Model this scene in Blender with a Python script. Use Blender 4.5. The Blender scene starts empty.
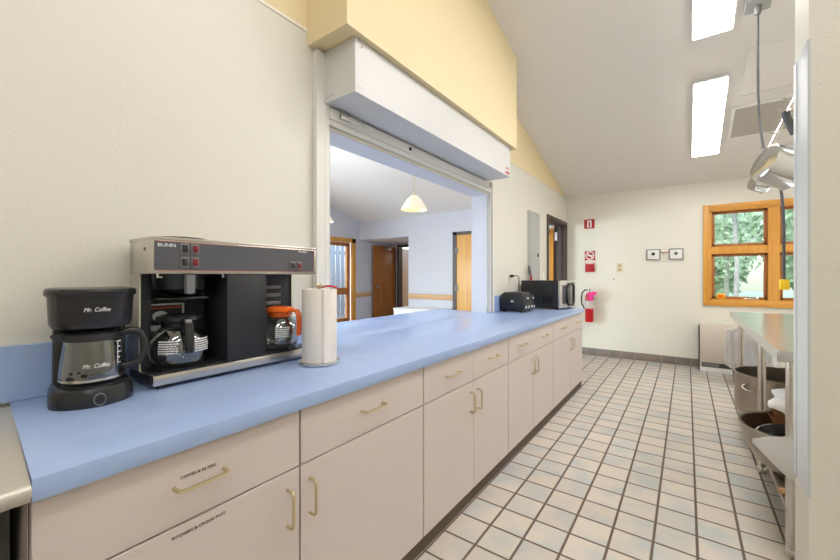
import bpy, bmesh, math, random
from mathutils import Vector, Matrix
random.seed(7)
PI = math.pi
SC = bpy.context.scene
COL = SC.collection

# ------------------------------------------------------------------ materials
def lin(c):
    c = c / 255.0
    return c / 12.92 if c <= 0.04045 else ((c + 0.055) / 1.055) ** 2.4
def rgb(*c): return (lin(c[0]), lin(c[1]), lin(c[2]), 1.0)

class NT:
    def __init__(self, name):
        self.m = bpy.data.materials.new(name); self.m.use_nodes = True
        self.t = self.m.node_tree; self.n = self.t.nodes; self.n.clear()
        self.out = self.n.new('ShaderNodeOutputMaterial')
    def add(self, typ, **kw):
        x = self.n.new(typ)
        for k, v in kw.items(): setattr(x, k, v)
        return x
    def link(self, a, b): self.t.links.new(a, b)
    def math(self, op, a, b=None, c=None):
        x = self.add('ShaderNodeMath', operation=op)
        for i, v in enumerate((a, b, c)):
            if v is None: continue
            if isinstance(v, (int, float)): x.inputs[i].default_value = v
            else: self.link(v, x.inputs[i])
        return x.outputs[0]
    def noise(self, scale, detail=3, vec=None, rough=.5):
        x = self.add('ShaderNodeTexNoise')
        x.inputs['Scale'].default_value = scale; x.inputs['Detail'].default_value = detail
        x.inputs['Roughness'].default_value = rough
        if vec is None: vec = self.add('ShaderNodeNewGeometry').outputs['Position']
        self.link(vec, x.inputs['Vector']); return x.outputs['Fac']
    def ramp(self, fac, stops):
        x = self.add('ShaderNodeValToRGB'); e = x.color_ramp.elements
        while len(e) < len(stops): e.new(.5)
        for i, (p, c) in enumerate(stops): e[i].position = p; e[i].color = c
        self.link(fac, x.inputs['Fac']); return x.outputs['Color']
    def mix(self, fac, a, b):
        x = self.add('ShaderNodeMix', data_type='RGBA')
        for s, v in ((x.inputs[0], fac), (x.inputs[6], a), (x.inputs[7], b)):
            if isinstance(v, (int, float, tuple)): s.default_value = v
            else: self.link(v, s)
        return x.outputs[2]

MATS = {}
def mat(name, col, rough=.5, metal=0.0, var=0.0, vscale=8, bump=0.0, bscale=200, coat=0.0, emit=None, spec=.5, stretch=None):
    N = NT(name); p = N.add('ShaderNodeBsdfPrincipled')
    p.inputs['Roughness'].default_value = rough; p.inputs['Metallic'].default_value = metal
    p.inputs['Specular IOR Level'].default_value = spec
    p.inputs['Coat Weight'].default_value = coat
    pos = N.add('ShaderNodeNewGeometry').outputs['Position']
    if stretch:
        vm = N.add('ShaderNodeVectorMath', operation='MULTIPLY'); vm.inputs[1].default_value = stretch
        N.link(pos, vm.inputs[0]); pos = vm.outputs[0]
    c = rgb(*col)
    if var > 0:
        f = N.noise(vscale, 4, pos)
        dk = tuple(max(0, v * (1 - var)) for v in c[:3]) + (1,); lt = tuple(min(1, v * (1 + var)) for v in c[:3]) + (1,)
        N.link(N.ramp(f, [(.3, dk), (.7, lt)]), p.inputs['Base Color'])
    else:
        p.inputs['Base Color'].default_value = c
    if bump > 0:
        b = N.add('ShaderNodeBump'); b.inputs['Strength'].default_value = bump; b.inputs['Distance'].default_value = .004
        N.link(N.noise(bscale, 2, pos), b.inputs['Height']); N.link(b.outputs[0], p.inputs['Normal'])
    if emit:
        p.inputs['Emission Color'].default_value = rgb(*emit[0]); p.inputs['Emission Strength'].default_value = emit[1]
    N.link(p.outputs[0], N.out.inputs[0]); MATS[name] = N.m; return N.m

def wood(name, c1, c2, axis='z', rough=.4, sc=1.0):
    N = NT(name); p = N.add('ShaderNodeBsdfPrincipled'); p.inputs['Roughness'].default_value = rough
    pos = N.add('ShaderNodeNewGeometry').outputs['Position']
    vm = N.add('ShaderNodeVectorMath', operation='MULTIPLY')
    vm.inputs[1].default_value = {'z': (22, 22, 1.5), 'x': (1.5, 22, 22), 'y': (22, 1.5, 22)}[axis]
    N.link(pos, vm.inputs[0])
    f = N.noise(1.0 * sc, 5, vm.outputs[0], .6)
    N.link(N.ramp(f, [(.3, rgb(*c1)), (.7, rgb(*c2))]), p.inputs['Base Color'])
    N.link(p.outputs[0], N.out.inputs[0]); return N.m

def glassmat(name, tint=(255, 255, 255), base=.05, edge=.5, rough=.02):
    N = NT(name); t = N.add('ShaderNodeBsdfTransparent'); g = N.add('ShaderNodeBsdfGlossy')
    t.inputs[0].default_value = rgb(*tint); g.inputs['Roughness'].default_value = rough
    g.inputs[0].default_value = (.95, .97, 1, 1)
    lw = N.add('ShaderNodeLayerWeight'); lw.inputs[0].default_value = .5
    f = N.math('POWER', lw.outputs['Facing'], 3.0); f = N.math('MULTIPLY_ADD', f, edge, base)
    mx = N.add('ShaderNodeMixShader'); N.link(f, mx.inputs[0]); N.link(t.outputs[0], mx.inputs[1]); N.link(g.outputs[0], mx.inputs[2])
    N.link(mx.outputs[0], N.out.inputs[0]); return N.m

def film(name, col, alpha, rough=.35):
    N = NT(name); p = N.add('ShaderNodeBsdfPrincipled'); p.inputs['Base Color'].default_value = rgb(*col)
    p.inputs['Roughness'].default_value = rough; p.inputs['Alpha'].default_value = alpha
    b = N.add('ShaderNodeBump'); b.inputs['Strength'].default_value = .5; b.inputs['Distance'].default_value = .01
    N.link(N.noise(22, 3), b.inputs['Height']); N.link(b.outputs[0], p.inputs['Normal'])
    N.link(p.outputs[0], N.out.inputs[0]); return N.m

PITCH = .1708
def tile_floor(name, x0, y0, pitch, g, c_tile, c_alt, c_grout, plane='xy', rough=.34):
    N = NT(name); p = N.add('ShaderNodeBsdfPrincipled')
    pos = N.add('ShaderNodeNewGeometry').outputs['Position']
    s = N.add('ShaderNodeSeparateXYZ'); N.link(pos, s.inputs[0])
    a = N.math('SUBTRACT', s.outputs[0], x0)
    da = N.math('PINGPONG', a, pitch / 2)
    ia = N.math('FLOOR', N.math('DIVIDE', a, pitch))
    if plane == 'xy':
        b = N.math('SUBTRACT', s.outputs[1], y0)
        d = N.math('MINIMUM', da, N.math('PINGPONG', b, pitch / 2))
        ib = N.math('FLOOR', N.math('DIVIDE', b, pitch))
    else:
        d = da; ib = 0.0
    mr = N.add('ShaderNodeMapRange'); mr.inputs['From Min'].default_value = g / 2 - .0012; mr.inputs['From Max'].default_value = g / 2 + .0012
    N.link(d, mr.inputs['Value']); m = mr.outputs[0]
    cb = N.add('ShaderNodeCombineXYZ'); N.link(ia, cb.inputs[0])
    if plane == 'xy': N.link(ib, cb.inputs[1])
    wn = N.add('ShaderNodeTexWhiteNoise', noise_dimensions='3D'); N.link(cb.outputs[0], wn.inputs['Vector'])
    # flashed glaze: each fired tile carries its own cloud of blue-grey
    off = N.add('ShaderNodeVectorMath', operation='MULTIPLY_ADD'); off.inputs[1].default_value = (3, 3, 3)
    N.link(wn.outputs['Color'], off.inputs[0]); N.link(pos, off.inputs[2])
    cloud = N.noise(5.0, 2, off.outputs[0])
    base = N.mix(N.ramp(cloud, [(.42, (0, 0, 0, 1)), (.66, (1, 1, 1, 1))]), rgb(*c_tile), rgb(*c_alt))
    hv = N.add('ShaderNodeHueSaturation'); N.link(base, hv.inputs['Color'])
    N.link(N.math('MULTIPLY_ADD', wn.outputs['Value'], .12, .94), hv.inputs['Value'])
    speck = N.noise(260, 2); base2 = N.mix(N.math('MULTIPLY', N.math('GREATER_THAN', speck, .66), .25), hv.outputs[0], rgb(150, 130, 115))
    N.link(N.mix(m, rgb(*c_grout), base2), p.inputs['Base Color'])
    N.link(N.math('MULTIPLY_ADD', m, rough - .85, .85), p.inputs['Roughness'])
    bu = N.add('ShaderNodeBump'); bu.inputs['Strength'].default_value = .85; bu.inputs['Distance'].default_value = .003
    N.link(N.math('ADD', m, N.math('MULTIPLY', N.noise(30, 2), .15)), bu.inputs['Height']); N.link(bu.outputs[0], p.inputs['Normal'])
    N.link(p.outputs[0], N.out.inputs[0]); return N.m

M = {}
M['frp'] = mat('frp_panel', (224, 222, 211), .42, bump=.35, bscale=130)
M['frp_far'] = mat('frp_panel_far', (233, 231, 220), .42, bump=.3, bscale=130)
M['yellow'] = mat('yellow_paint', (234, 217, 177), .6, bump=.08, bscale=160)
M['hallwall'] = mat('hall_paint_daylight_tint', (208, 209, 217), .7, bump=.06, bscale=120)  # bluish cast of the hall's daylight mixed into the wall colour
M['ceil'] = mat('ceiling_paint', (238, 236, 234), .7, bump=.08, bscale=150)
M['trimcap'] = mat('panel_cap', (238, 234, 224), .4)
M['tile'] = tile_floor('quarry_tile', .039, 2.270, PITCH, .0115, (202, 193, 181), (179, 183, 182), (108, 93, 82))
M['basetile'] = tile_floor('base_tile', .039, 0, PITCH, .006, (139, 126, 117), (124, 114, 108), (165, 156, 148), 'x', .4)
M['hallfloor'] = mat('hall_floor', (150, 140, 130), .5, var=.08)
M['lam'] = mat('blue_laminate', (162, 184, 226), .25, var=.03, vscale=14)
M['cab'] = mat('cabinet_laminate', (209, 197, 192), .45, var=.012, vscale=5)
M['cabdark'] = mat('kick_and_gap_dark', (88, 73, 63), .7)  # brown of the toe kick; also the dark painted into the front gaps
M['brass'] = mat('antique_brass', (214, 200, 164), .33, 1.0)
M['ink'] = mat('ink', (45, 40, 38), .7)
M['steel'] = mat('stainless_steel', (206, 202, 196), .27, 1.0, var=.05, vscale=6, stretch=(1, 1, 12))
M['steeltop'] = mat('polished_steel', (206, 206, 206), .16, 1.0)
M['tabletop'] = mat('brushed_table_steel', (200, 200, 200), .24, .8)
M['steeldark'] = mat('worn_steel', (168, 160, 150), .35, 1.0, var=.12, vscale=10)
M['brushed'] = mat('brushed_steel', (208, 203, 194), .42, .6)
M['chrome'] = mat('chrome', (225, 224, 222), .08, 1.0)
M['black'] = mat('black_plastic', (38, 38, 40), .26)
M['blackmat'] = mat('black_enamel', (38, 38, 42), .5, bump=.1, bscale=300)
M['slate'] = mat('slate_panel', (84, 84, 90), .38)
M['greyp'] = mat('grey_plastic', (118, 118, 120), .4)
M['redsw'] = mat('red_switch', (120, 26, 34), .3)
M['redline'] = mat('red_line', (190, 90, 84), .5)
M['white'] = mat('white_plastic', (240, 240, 238), .4)
M['whitetxt'] = mat('white_print', (245, 245, 245), .5)
M['orange'] = mat('orange_plastic', (250, 110, 24), .35)
M['paper'] = mat('paper_towel', (238, 232, 224), .9, bump=.5, bscale=90)
M['card'] = mat('cardboard', (170, 140, 105), .9)
M['shut'] = mat('white_enamel_metal', (210, 210, 211), .35)
M['alu'] = mat('painted_aluminium', (230, 228, 223), .4)
M['cream'] = mat('cream_edge', (226, 218, 196), .5)
M['red'] = mat('red_paint', (196, 28, 34), .3)
M['redsign'] = mat('red_sign', (176, 40, 44), .45)
M['pink'] = mat('pink_tag', (238, 62, 150), .5)
M['oak'] = wood('oak_trim', (214, 148, 60), (232, 172, 84), 'x', .35)
M['oakz'] = wood('oak_trim_upright', (212, 146, 60), (230, 170, 82), 'z', .35)
M['oakdoor'] = wood('oak_door', (214, 156, 82), (232, 182, 108), 'z', .4, .6)
M['brdoor'] = wood('walnut_door', (140, 82, 34), (172, 108, 48), 'z', .4, .5)
M['railwood'] = wood('chair_rail', (196, 152, 106), (214, 172, 122), 'x', .45)
M['sash'] = wood('window_sash', (160, 100, 50), (182, 120, 64), 'x', .4)
M['bframe'] = mat('bronze_frame', (78, 68, 66), .5)
M['panelgrey'] = mat('panel_grey', (176, 178, 178), .4)
M['lamp'] = mat('lamp_lens', (255, 252, 246), .5, emit=((255, 251, 247), 23.0))
M['opal'] = mat('opal_glass', (252, 240, 214), .3, emit=((255, 222, 160), .22))
M['bulb'] = mat('bulb', (255, 240, 210), .3, emit=((255, 228, 180), 8.0))
M['pane'] = glassmat('window_glass', (245, 250, 250), .04, .4)
M['glass'] = glassmat('carafe_glass', (232, 234, 232), .13, .8)
M['rubber'] = mat('rubber_cable', (70, 72, 76), .6)
M['yellowp'] = mat('yellow_plastic', (244, 200, 30), .4)
M['beige'] = mat('beige_cabinet', (214, 204, 192), .45)
M['darkgrille'] = mat('dark_grille', (70, 64, 60), .5)
M['grille'] = mat('vent_grille', (206, 201, 194), .5)
M['vinyl'] = mat('vinyl_guard', (202, 206, 211), .3)
M['wicker'] = mat('woven_brown', (150, 104, 66), .7, var=.2, vscale=60, bump=.6, bscale=120)
M['bag'] = film('bag_film', (240, 241, 243), .5, .18)
M['bagw'] = mat('white_bag', (242, 241, 240), .5, bump=.6, bscale=18)
M['bin'] = mat('grey_bin', (120, 122, 126), .5)
M['bark'] = mat('bark', (158, 152, 142), .8, var=.25, vscale=14)
M['leafa'] = mat('leaf_green_hazed', (150, 174, 134), .6, var=.3, vscale=5)  # outdoor haze put into the leaf colour, paler and less saturated
M['leafb'] = mat('leaf_pale_hazed', (180, 198, 164), .6, var=.25, vscale=5)  # second leaf tone, also washed out to stand for haze
M['lawn'] = mat('lawn', (150, 165, 130), .9, var=.3, vscale=4)
M['fence'] = mat('pale_board', (176, 176, 180), .6)
M['tan'] = mat('tan_wall', (176, 156, 134), .7)
M['grease'] = mat('range_side', (72, 70, 68), .5, .3)

# ------------------------------------------------------------------ mesh helpers
def B(): return bmesh.new()
def box(bm, lo, hi, bev=0.0, mi=0, seg=2):
    x0, y0, z0 = lo; x1, y1, z1 = hi
    v = [bm.verts.new(p) for p in ((x0,y0,z0),(x1,y0,z0),(x1,y1,z0),(x0,y1,z0),(x0,y0,z1),(x1,y0,z1),(x1,y1,z1),(x0,y1,z1))]
    fs = [bm.faces.new([v[i] for i in q]) for q in ((3,2,1,0),(4,5,6,7),(0,1,5,4),(1,2,6,5),(2,3,7,6),(3,0,4,7))]
    for f in fs: f.material_index = mi
    if bev > 0:
        es = list({e for f in fs for e in f.edges})
        r = bmesh.ops.bevel(bm, geom=es, offset=bev, segments=seg, affect='EDGES', profile=.5)
        for f in r['faces']: f.material_index = mi
    return bm
def frame_of(d):
    d = Vector(d).normalized(); a = Vector((0, 0, 1)) if abs(d.z) < .9 else Vector((1, 0, 0))
    u = d.cross(a).normalized(); return u, d.cross(u).normalized(), d
def ring_bridge(bm, rings, closed=True, mi=0):
    for A, C in zip(rings, rings[1:]):
        n = len(A)
        for i in range(n if closed else n - 1):
            j = (i + 1) % n
            try:
                f = bm.faces.new((A[i], A[j], C[j], C[i])); f.material_index = mi
            except ValueError: pass
def cyl(bm, p0, p1, r0, r1=None, seg=20, caps=True, mi=0):
    r1 = r0 if r1 is None else r1; p0 = Vector(p0); p1 = Vector(p1); u, v, d = frame_of(p1 - p0)
    R = []
    for p, r in ((p0, r0), (p1, r1)):
        R.append([bm.verts.new(p + (u * math.cos(t) + v * math.sin(t)) * r) for t in (2 * PI * i / seg for i in range(seg))])
    ring_bridge(bm, R, True, mi)
    if caps:
        for k, q in enumerate(R):
            f = bm.faces.new(q if k else q[::-1]); f.material_index = mi
    return bm
def tube(bm, pts, r, seg=8, mi=0, closed=False):
    pts = [Vector(p) for p in pts]; n = len(pts); rings = []; pu = None
    for i, p in enumerate(pts):
        if closed: d = pts[(i + 1) % n] - pts[i - 1]
        else: d = pts[min(i + 1, n - 1)] - pts[max(i - 1, 0)]
        d = d.normalized()
        if pu is None: u = frame_of(d)[0]
        else:
            u = pu - d * pu.dot(d); u = u.normalized() if u.length > 1e-6 else frame_of(d)[0]
        pu = u; v = d.cross(u)
        rr = r[i] if isinstance(r, (list, tuple)) else r
        rings.append([bm.verts.new(p + (u * math.cos(2 * PI * k / seg) + v * math.sin(2 * PI * k / seg)) * rr) for k in range(seg)])
    if closed: rings.append(rings[0])
    ring_bridge(bm, rings, True, mi)
    if not closed:
        bm.faces.new(rings[0][::-1]).material_index = mi; bm.faces.new(rings[-1]).material_index = mi
    return bm
def lathe(bm, prof, c=(0, 0, 0), seg=32, mi=0, sx=1.0, sy=1.0):
    c = Vector(c); rings = []
    for r, z in prof:
        if r < 1e-5: rings.append([bm.verts.new(c + Vector((0, 0, z)))])
        else: rings.append([bm.verts.new(c + Vector((r * sx * math.cos(2 * PI * i / seg), r * sy * math.sin(2 * PI * i / seg), z))) for i in range(seg)])
    for A, C in zip(rings, rings[1:]):
        for i in range(seg):
            j = (i + 1) % seg
            q = [A[i % len(A)], A[j % len(A)], C[j % len(C)], C[i % len(C)]]
            u = []
            for w in q:
                if w not in u: u.append(w)
            if len(u) >= 3:
                try: bm.faces.new(u).material_index = mi
                except ValueError: pass
    return bm
def prism(bm, poly, axis, a, b, mi=0, bev=0):
    """extrude a 2-D polygon along axis from a to b; poly in the other two coordinates in order"""
    def P(p, t):
        return {'x': (t, p[0], p[1]), 'y': (p[0], t, p[1]), 'z': (p[0], p[1], t)}[axis]
    A = [bm.verts.new(P(p, a)) for p in poly]; C = [bm.verts.new(P(p, b)) for p in poly]
    fs = [bm.faces.new(A[::-1]), bm.faces.new(C)]
    n = len(poly)
    for i in range(n):
        j = (i + 1) % n; fs.append(bm.faces.new((A[i], A[j], C[j], C[i])))
    for f in fs: f.material_index = mi
    if bev:
        es = list(set(fs[0].edges) | set(fs[1].edges))
        r = bmesh.ops.bevel(bm, geom=es, offset=bev, segments=2, affect='EDGES', profile=.5)
        for f in r['faces']: f.material_index = mi
    return bm
def rrect(w, d, r, n=6, cx=0, cy=0):
    pts = []
    for (sx, sy, a0) in ((1, 1, 0), (-1, 1, PI/2), (-1, -1, PI), (1, -1, 3*PI/2)):
        for i in range(n + 1):
            a = a0 + (PI / 2) * i / n
            pts.append((cx + sx * (w / 2 - r) + r * math.cos(a), cy + sy * (d / 2 - r) + r * math.sin(a)))
    return pts
def loft(bm, secs, mi=0, caps=True):
    """secs: list of (list of 2-D points, z)"""
    R = [[bm.verts.new((p[0], p[1], z)) for p in pts] for pts, z in secs]
    ring_bridge(bm, R, True, mi)
    if caps:
        bm.faces.new(R[0][::-1]).material_index = mi; bm.faces.new(R[-1]).material_index = mi
    return bm
def xform(bm, mtx): bmesh.ops.transform(bm, matrix=mtx, verts=bm.verts); return bm
def obj(name, bm, m, parent=None, smooth=38, loc=None, label=None, kind=None):
    bmesh.ops.recalc_face_normals(bm, faces=bm.faces)
    me = bpy.data.meshes.new(name); bm.to_mesh(me); bm.free()
    for x in (m if isinstance(m, (list, tuple)) else [m]): me.materials.append(x)
    me.shade_smooth(); me.set_sharp_from_angle(angle=math.radians(smooth))
    o = bpy.data.objects.new(name, me); COL.objects.link(o)
    if parent: o.parent = parent
    if loc is not None: o.location = loc
    if label: o['label'] = label
    if kind: o['kind'] = kind
    return o
def tag(o, label, cat, group=None):
    o['label'] = label; o['category'] = cat
    if group: o['group'] = group
    return o
def thing(name, label, cat, loc=(0, 0, 0), rz=0.0, group=None):
    o = bpy.data.objects.new(name, None); COL.objects.link(o); o.empty_display_size = .05
    o.location = loc; o.rotation_euler = (0, 0, rz); return tag(o, label, cat, group)
def struct(name, bm, m, parent=None, smooth=30):
    o = obj(name, bm, m, parent, smooth)
    if not parent: o['kind'] = 'structure'
    return o
def kids(o): return [c for c in bpy.data.objects if c.parent == o]
def dup(root, loc, label, rz=None):
    r = root.copy(); COL.objects.link(r); r.location = loc; r['label'] = label
    if rz is not None: r.rotation_euler = (0, 0, rz)
    for ch in kids(root):
        c = ch.copy(); COL.objects.link(c); c.parent = r
        for g in kids(ch):
            d = g.copy(); COL.objects.link(d); d.parent = c
    return r
def text(name, s, size, origin, u, v, m, parent, align='CENTER', shear=0.0, depth=.0006, wide=1.0):
    cu = bpy.data.curves.new(name, 'FONT'); cu.body = s; cu.size = size; cu.align_x = align; cu.align_y = 'CENTER'
    cu.extrude = depth; cu.shear = shear; cu.offset = -size * .012 if m is M['ink'] else 0.0; cu.resolution_u = 2
    t = bpy.data.objects.new(name, cu); COL.objects.link(t)
    bpy.context.view_layer.update()
    me = bpy.data.meshes.new_from_object(t.evaluated_get(bpy.context.evaluated_depsgraph_get()))
    COL.objects.unlink(t); bpy.data.objects.remove(t)
    u = Vector(u).normalized(); v = Vector(v).normalized(); n = u.cross(v); o3 = Vector(origin)
    mt = Matrix(((u.x * wide, v.x, n.x, o3.x), (u.y * wide, v.y, n.y, o3.y), (u.z * wide, v.z, n.z, o3.z), (0, 0, 0, 1)))
    me.transform(mt); me.name = name
    me.materials.clear(); me.materials.append(m)
    o = bpy.data.objects.new(name, me); COL.objects.link(o); o.parent = parent; return o
def arc(cx, cy, r, a0, a1, n): return [(cx + r * math.cos(a0 + (a1 - a0) * i / n), cy + r * math.sin(a0 + (a1 - a0) * i / n)) for i in range(n + 1)]

# ------------------------------------------------------------------ camera
H, F = 1.27, 373.3
TH = math.atan((687 - 420) / F)
cam = bpy.data.cameras.new('camera'); co = bpy.data.objects.new('camera', cam); COL.objects.link(co)
cam.sensor_width = 36; cam.lens = 36 * F / 840; cam.clip_start = .02; cam.clip_end = 300
cam.shift_y = (276 - 280) / 840 * 1.0
co.location = (0, 0, H); co.rotation_euler = (PI / 2, 0, TH); SC.camera = co

# ------------------------------------------------------------------ setting
W = -1.632            # kitchen face of the counter wall
WB = -1.80            # hall face of it
YF = 6.5              # far wall
XR = 2.7; YB = -2.5; RIDGE = .5
XH = -6.45            # hall's left wall
SL = .255
def zc(y): return 2.575 + SL * (YF - y) if y >= RIDGE else 2.575 + SL * (YF - RIDGE) - SL * (RIDGE - y)

bm = B(); box(bm, (-1.85, YB - .2, -.1), (XR + .2, 9.0, 0)); struct('floor', bm, M['tile'])
bm = B(); box(bm, (-12, YB - .2, -.1), (-1.851, 12.0, 0)); struct('floor_hall', bm, M['hallfloor'])
bm = B()
prism(bm, [(YB - .2, zc(YB - .2)), (RIDGE, zc(RIDGE)), (6.66, zc(6.66)), (6.66, zc(6.66) + .12), (RIDGE, zc(RIDGE) + .12), (YB - .2, zc(YB - .2) + .12)], 'x', XH - .2, XR + .2)
struct('ceiling', bm, M['ceil'])

PL = 2.56
OY0, OY1, OZ = 1.405, 3.44, 2.09      # serving opening
DY0, DY1, DZ = 5.45, 6.40, 2.10       # kitchen door
def wallseg(bm, y0, y1, z0, z1=None):
    for (xa, xb, hall) in ((W - .07, W, False), (WB, W - .07, True)):
        spans = []
        if z1 is not None: spans = [(z0, z1, 2 if hall else 0)]
        else: spans = [(z0, None, 2)] if hall else [(z0, PL, 0), (PL, None, 1)]
        for a, b, mi in spans:
            if b is None:
                ys = [y0] + ([RIDGE] if y0 < RIDGE < y1 else []) + [y1]
                prism(bm, [(y0, a), (y1, a)] + [(y, zc(y)) for y in reversed(ys)], 'x', xa, xb, mi)
            else: box(bm, (xa, y0, a), (xb, y1, b), mi=mi)
bm = B()
wallseg(bm, YB, OY0, 0); wallseg(bm, OY0, OY1, 0, .84); wallseg(bm, OY0, OY1, OZ)
wallseg(bm, OY1, DY0, 0); wallseg(bm, DY0, DY1, DZ); wallseg(bm, DY1, YF, 0)
struct('wall_left', bm, [M['frp'], M['yellow'], M['hallwall']])
# white cap strip where the panels stop
bm = B(); box(bm, (W, YB, PL - .004), (W + .005, 1.256, PL + .012)); struct('trim_1', bm, M['trimcap'])
bm = B(); box(bm, (W, 3.456, PL - .004), (W + .004, YF, PL + .006)); struct('trim_2', bm, M['frp'])
# soffit above the shutter
SX = -1.33
bm = B(); prism(bm, [(1.256, 2.486), (3.456, 2.486), (3.456, zc(3.456)), (1.256, zc(1.256))], 'x', W, SX); struct('wall_soffit', bm, M['yellow'])

# far wall with window hole
WX0, WX1, WZ0, WZ1 = .181, 1.62, .866, 2.242
HX0, HX1, HZ0, HZ1 = WX0 + .045, WX1 - .045, WZ0 + .045, WZ1 - .045
bm = B()
box(bm, (WB, YF, 0), (HX0, 6.66, zc(YF))); box(bm, (HX1, YF, 0), (XR, 6.66, zc(YF)))
box(bm, (HX0, YF, 0), (HX1, 6.66, HZ0)); box(bm, (HX0, YF, HZ1), (HX1, 6.66, zc(YF)))
struct('wall_far', bm, M['frp_far'])
for i, xx in enumerate((-.28, .95)):          # panel seams
    bm = B(); box(bm, (xx - .006, YF - .003, .12), (xx + .006, YF, zc(YF) if i == 0 else WZ0)); struct('trim_%d' % (3 + i), bm, M['frp_far'])
bm = B(); box(bm, (XR, YB, 0), (XR + .16, 6.66, zc(RIDGE))); struct('wall_right', bm, M['frp'])
bm = B(); box(bm, (WB, YB - .16, 0), (XR, YB, zc(YB))); struct('wall_back', bm, M['frp'])
bm = B(); box(bm, (W, 6.485, 0), (XR, YF, .112), .004); struct('baseboard_far', bm, M['basetile'])
# partition beside the camera
bm = B(); prism(bm, [(.2805, 0), (XR, 0), (XR, zc(1.5)), (.2805, zc(1.5))], 'y', 1.5, 1.665)
struct('wall_partition', bm, M['frp'])
bm = B()
prism(bm, [(.2775, 1.4975), (.2835, 1.4975), (.2835, 1.4999), (.2803, 1.4999), (.2803, 1.53), (.2775, 1.53)], 'z', .64, 1.94)
prism(bm, [(.2775, 1.6685), (.2835, 1.6685), (.2835, 1.6651), (.2803, 1.6651), (.2803, 1.635), (.2775, 1.635)], 'z', .64, 1.94)
box(bm, (.279, 1.5301, .64), (.2803, 1.6349, 1.94))
struct('trim_5', bm, M['vinyl'])

# hall walls
AX = -4.96; AZ = 2.14; AY = 7.8
GY0, GY1, GZ = 4.75, 6.34, 2.14      # glazed exterior door in the hall's left wall
bm = B()
def hseg(y0, y1, z0, z1=None):
    ys = [y0] + ([RIDGE] if y0 < RIDGE < y1 else []) + [y1]
    if z1: box(bm, (XH - .16, y0, z0), (XH, y1, z1))
    else: prism(bm, [(y0, z0), (y1, z0)] + [(y, zc(y)) for y in reversed(ys)], 'x', XH - .16, XH)
hseg(YB, -.5, 0); hseg(-.5, 3.4, 0, .8); hseg(-.5, 3.4, 2.3); hseg(3.4, GY0, 0); hseg(GY0, GY1, GZ); hseg(GY1, YF, 0)
box(bm, (XH - .16, YF, 0), (XH, AY, 2.6))
struct('wall_hall_left', bm, M['hallwall'])
bm = B()
HD0, HD1, HDZ = -3.74, -2.80, 2.09
box(bm, (XH, YF, AZ), (AX, 6.66, zc(YF))); box(bm, (AX, YF, 0), (HD0 - .09, 6.66, zc(YF)))
box(bm, (HD0 - .09, YF, HDZ + .06), (HD1 + .09, 6.66, zc(YF))); box(bm, (HD1 + .09, YF, 0), (WB, 6.66, zc(YF)))
box(bm, (AX, 6.66, 0), (AX + .12, AY, AZ + .1))                     # alcove side
struct('wall_hall_far', bm, M['hallwall'])
bm = B(); box(bm, (XH - .16, 6.66, AZ), (AX + .12, 10.4, AZ + .1)); struct('ceiling_alcove', bm, M['ceil'])
bm = B()
box(bm, (XH, AY, 0), (-6.30, AY + .12, AZ)); box(bm, (-5.30, AY, 0), (AX, AY + .12, AZ)); box(bm, (-6.30, AY, 2.06), (-5.30, AY + .12, AZ))
struct('wall_alcove_far', bm, M['hallwall'])
bm = B(); box(bm, (XH - .9, 10.0, 0), (AX + .12, 10.12, AZ)); box(bm, (XH - 1.0, AY + .12, 0), (XH - .9, 10.12, AZ)); box(bm, (AX, AY + .12, 0), (AX + .12, 10.0, AZ))
struct('wall_corridor_far', bm, M['tan'])
bm = B(); box(bm, (XH, YB - .16, 0), (WB, YB, zc(YB))); struct('wall_hall_back', bm, M['hallwall'])
bm = B(); box(bm, (XH, 6.352, .768), (XH + .022, YF + .4, .868), .004); struct('trim_6', bm, M['railwood'])
bm = B(); box(bm, (AX, YF - .022, .782), (HD0 - .09, YF, .887), .004); struct('trim_7', bm, M['railwood'])

# added hall window, unseen behind the counter wall, put in to light the hall
wn = bpy.data.objects.new('window_added', None); COL.objects.link(wn); wn['kind'] = 'structure'
bm = B()
for a, b, c, d in ((-.5, 3.4, .8, .86), (-.5, 3.4, 2.24, 2.3), (-.5, -.44, .8, 2.3), (3.34, 3.4, .8, 2.3), (1.42, 1.48, .8, 2.3)):
    box(bm, (XH - .13, a, c), (XH - .03, b, d))
obj('window_frame', bm, M['oakz'], wn)
bm = B(); box(bm, (XH - .09, -.44, .86), (XH - .084, 3.34, 2.24)); obj('pane', bm, M['pane'], wn)

# glazed exterior door
d1 = bpy.data.objects.new('door_1', None); COL.objects.link(d1); d1['kind'] = 'structure'
bm = B()
box(bm, (XH - .02, GY1 - .005, 0), (XH + .025, GY1 + .10 - .09, GZ)); box(bm, (XH - .02, 6.225, 0), (XH + .03, 6.352, 2.15), .004)
box(bm, (XH - .02, GY0 - .08, 2.05), (XH + .03, 6.352, 2.152), .004); box(bm, (XH - .02, GY0 - .08, 0), (XH + .03, GY0 + .03, 2.15), .004)
obj('door_frame', bm, M['oakz'], d1)
bm = B()
box(bm, (XH - .10, 6.13, .02), (XH - .04, 6.225, 2.05)); box(bm, (XH - .10, GY0 + .03, .02), (XH - .04, GY0 + .13, 2.05))
box(bm, (XH - .10, GY0 + .1, 1.97), (XH - .04, 6.16, 2.05)); box(bm, (XH - .10, GY0 + .1, .02), (XH - .04, 6.16, .29)); box(bm, (XH - .10, GY0 + .1, .84), (XH - .035, 6.16, 1.0))
obj('door_leaf', bm, M['sash'], d1)
bm = B(); box(bm, (XH - .075, GY0 + .12, .28), (XH - .068, 6.14, 1.98)); obj('pane', bm, M['pane'], d1)
bm = B(); box(bm, (XH - .0655, 5.55, 1.06), (XH - .0635, 5.68, 1.27)); tag(obj('paper_notice', bm, M['whitetxt']), 'small white paper notice stuck on the glass of the hall exterior door', 'notice')

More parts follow.
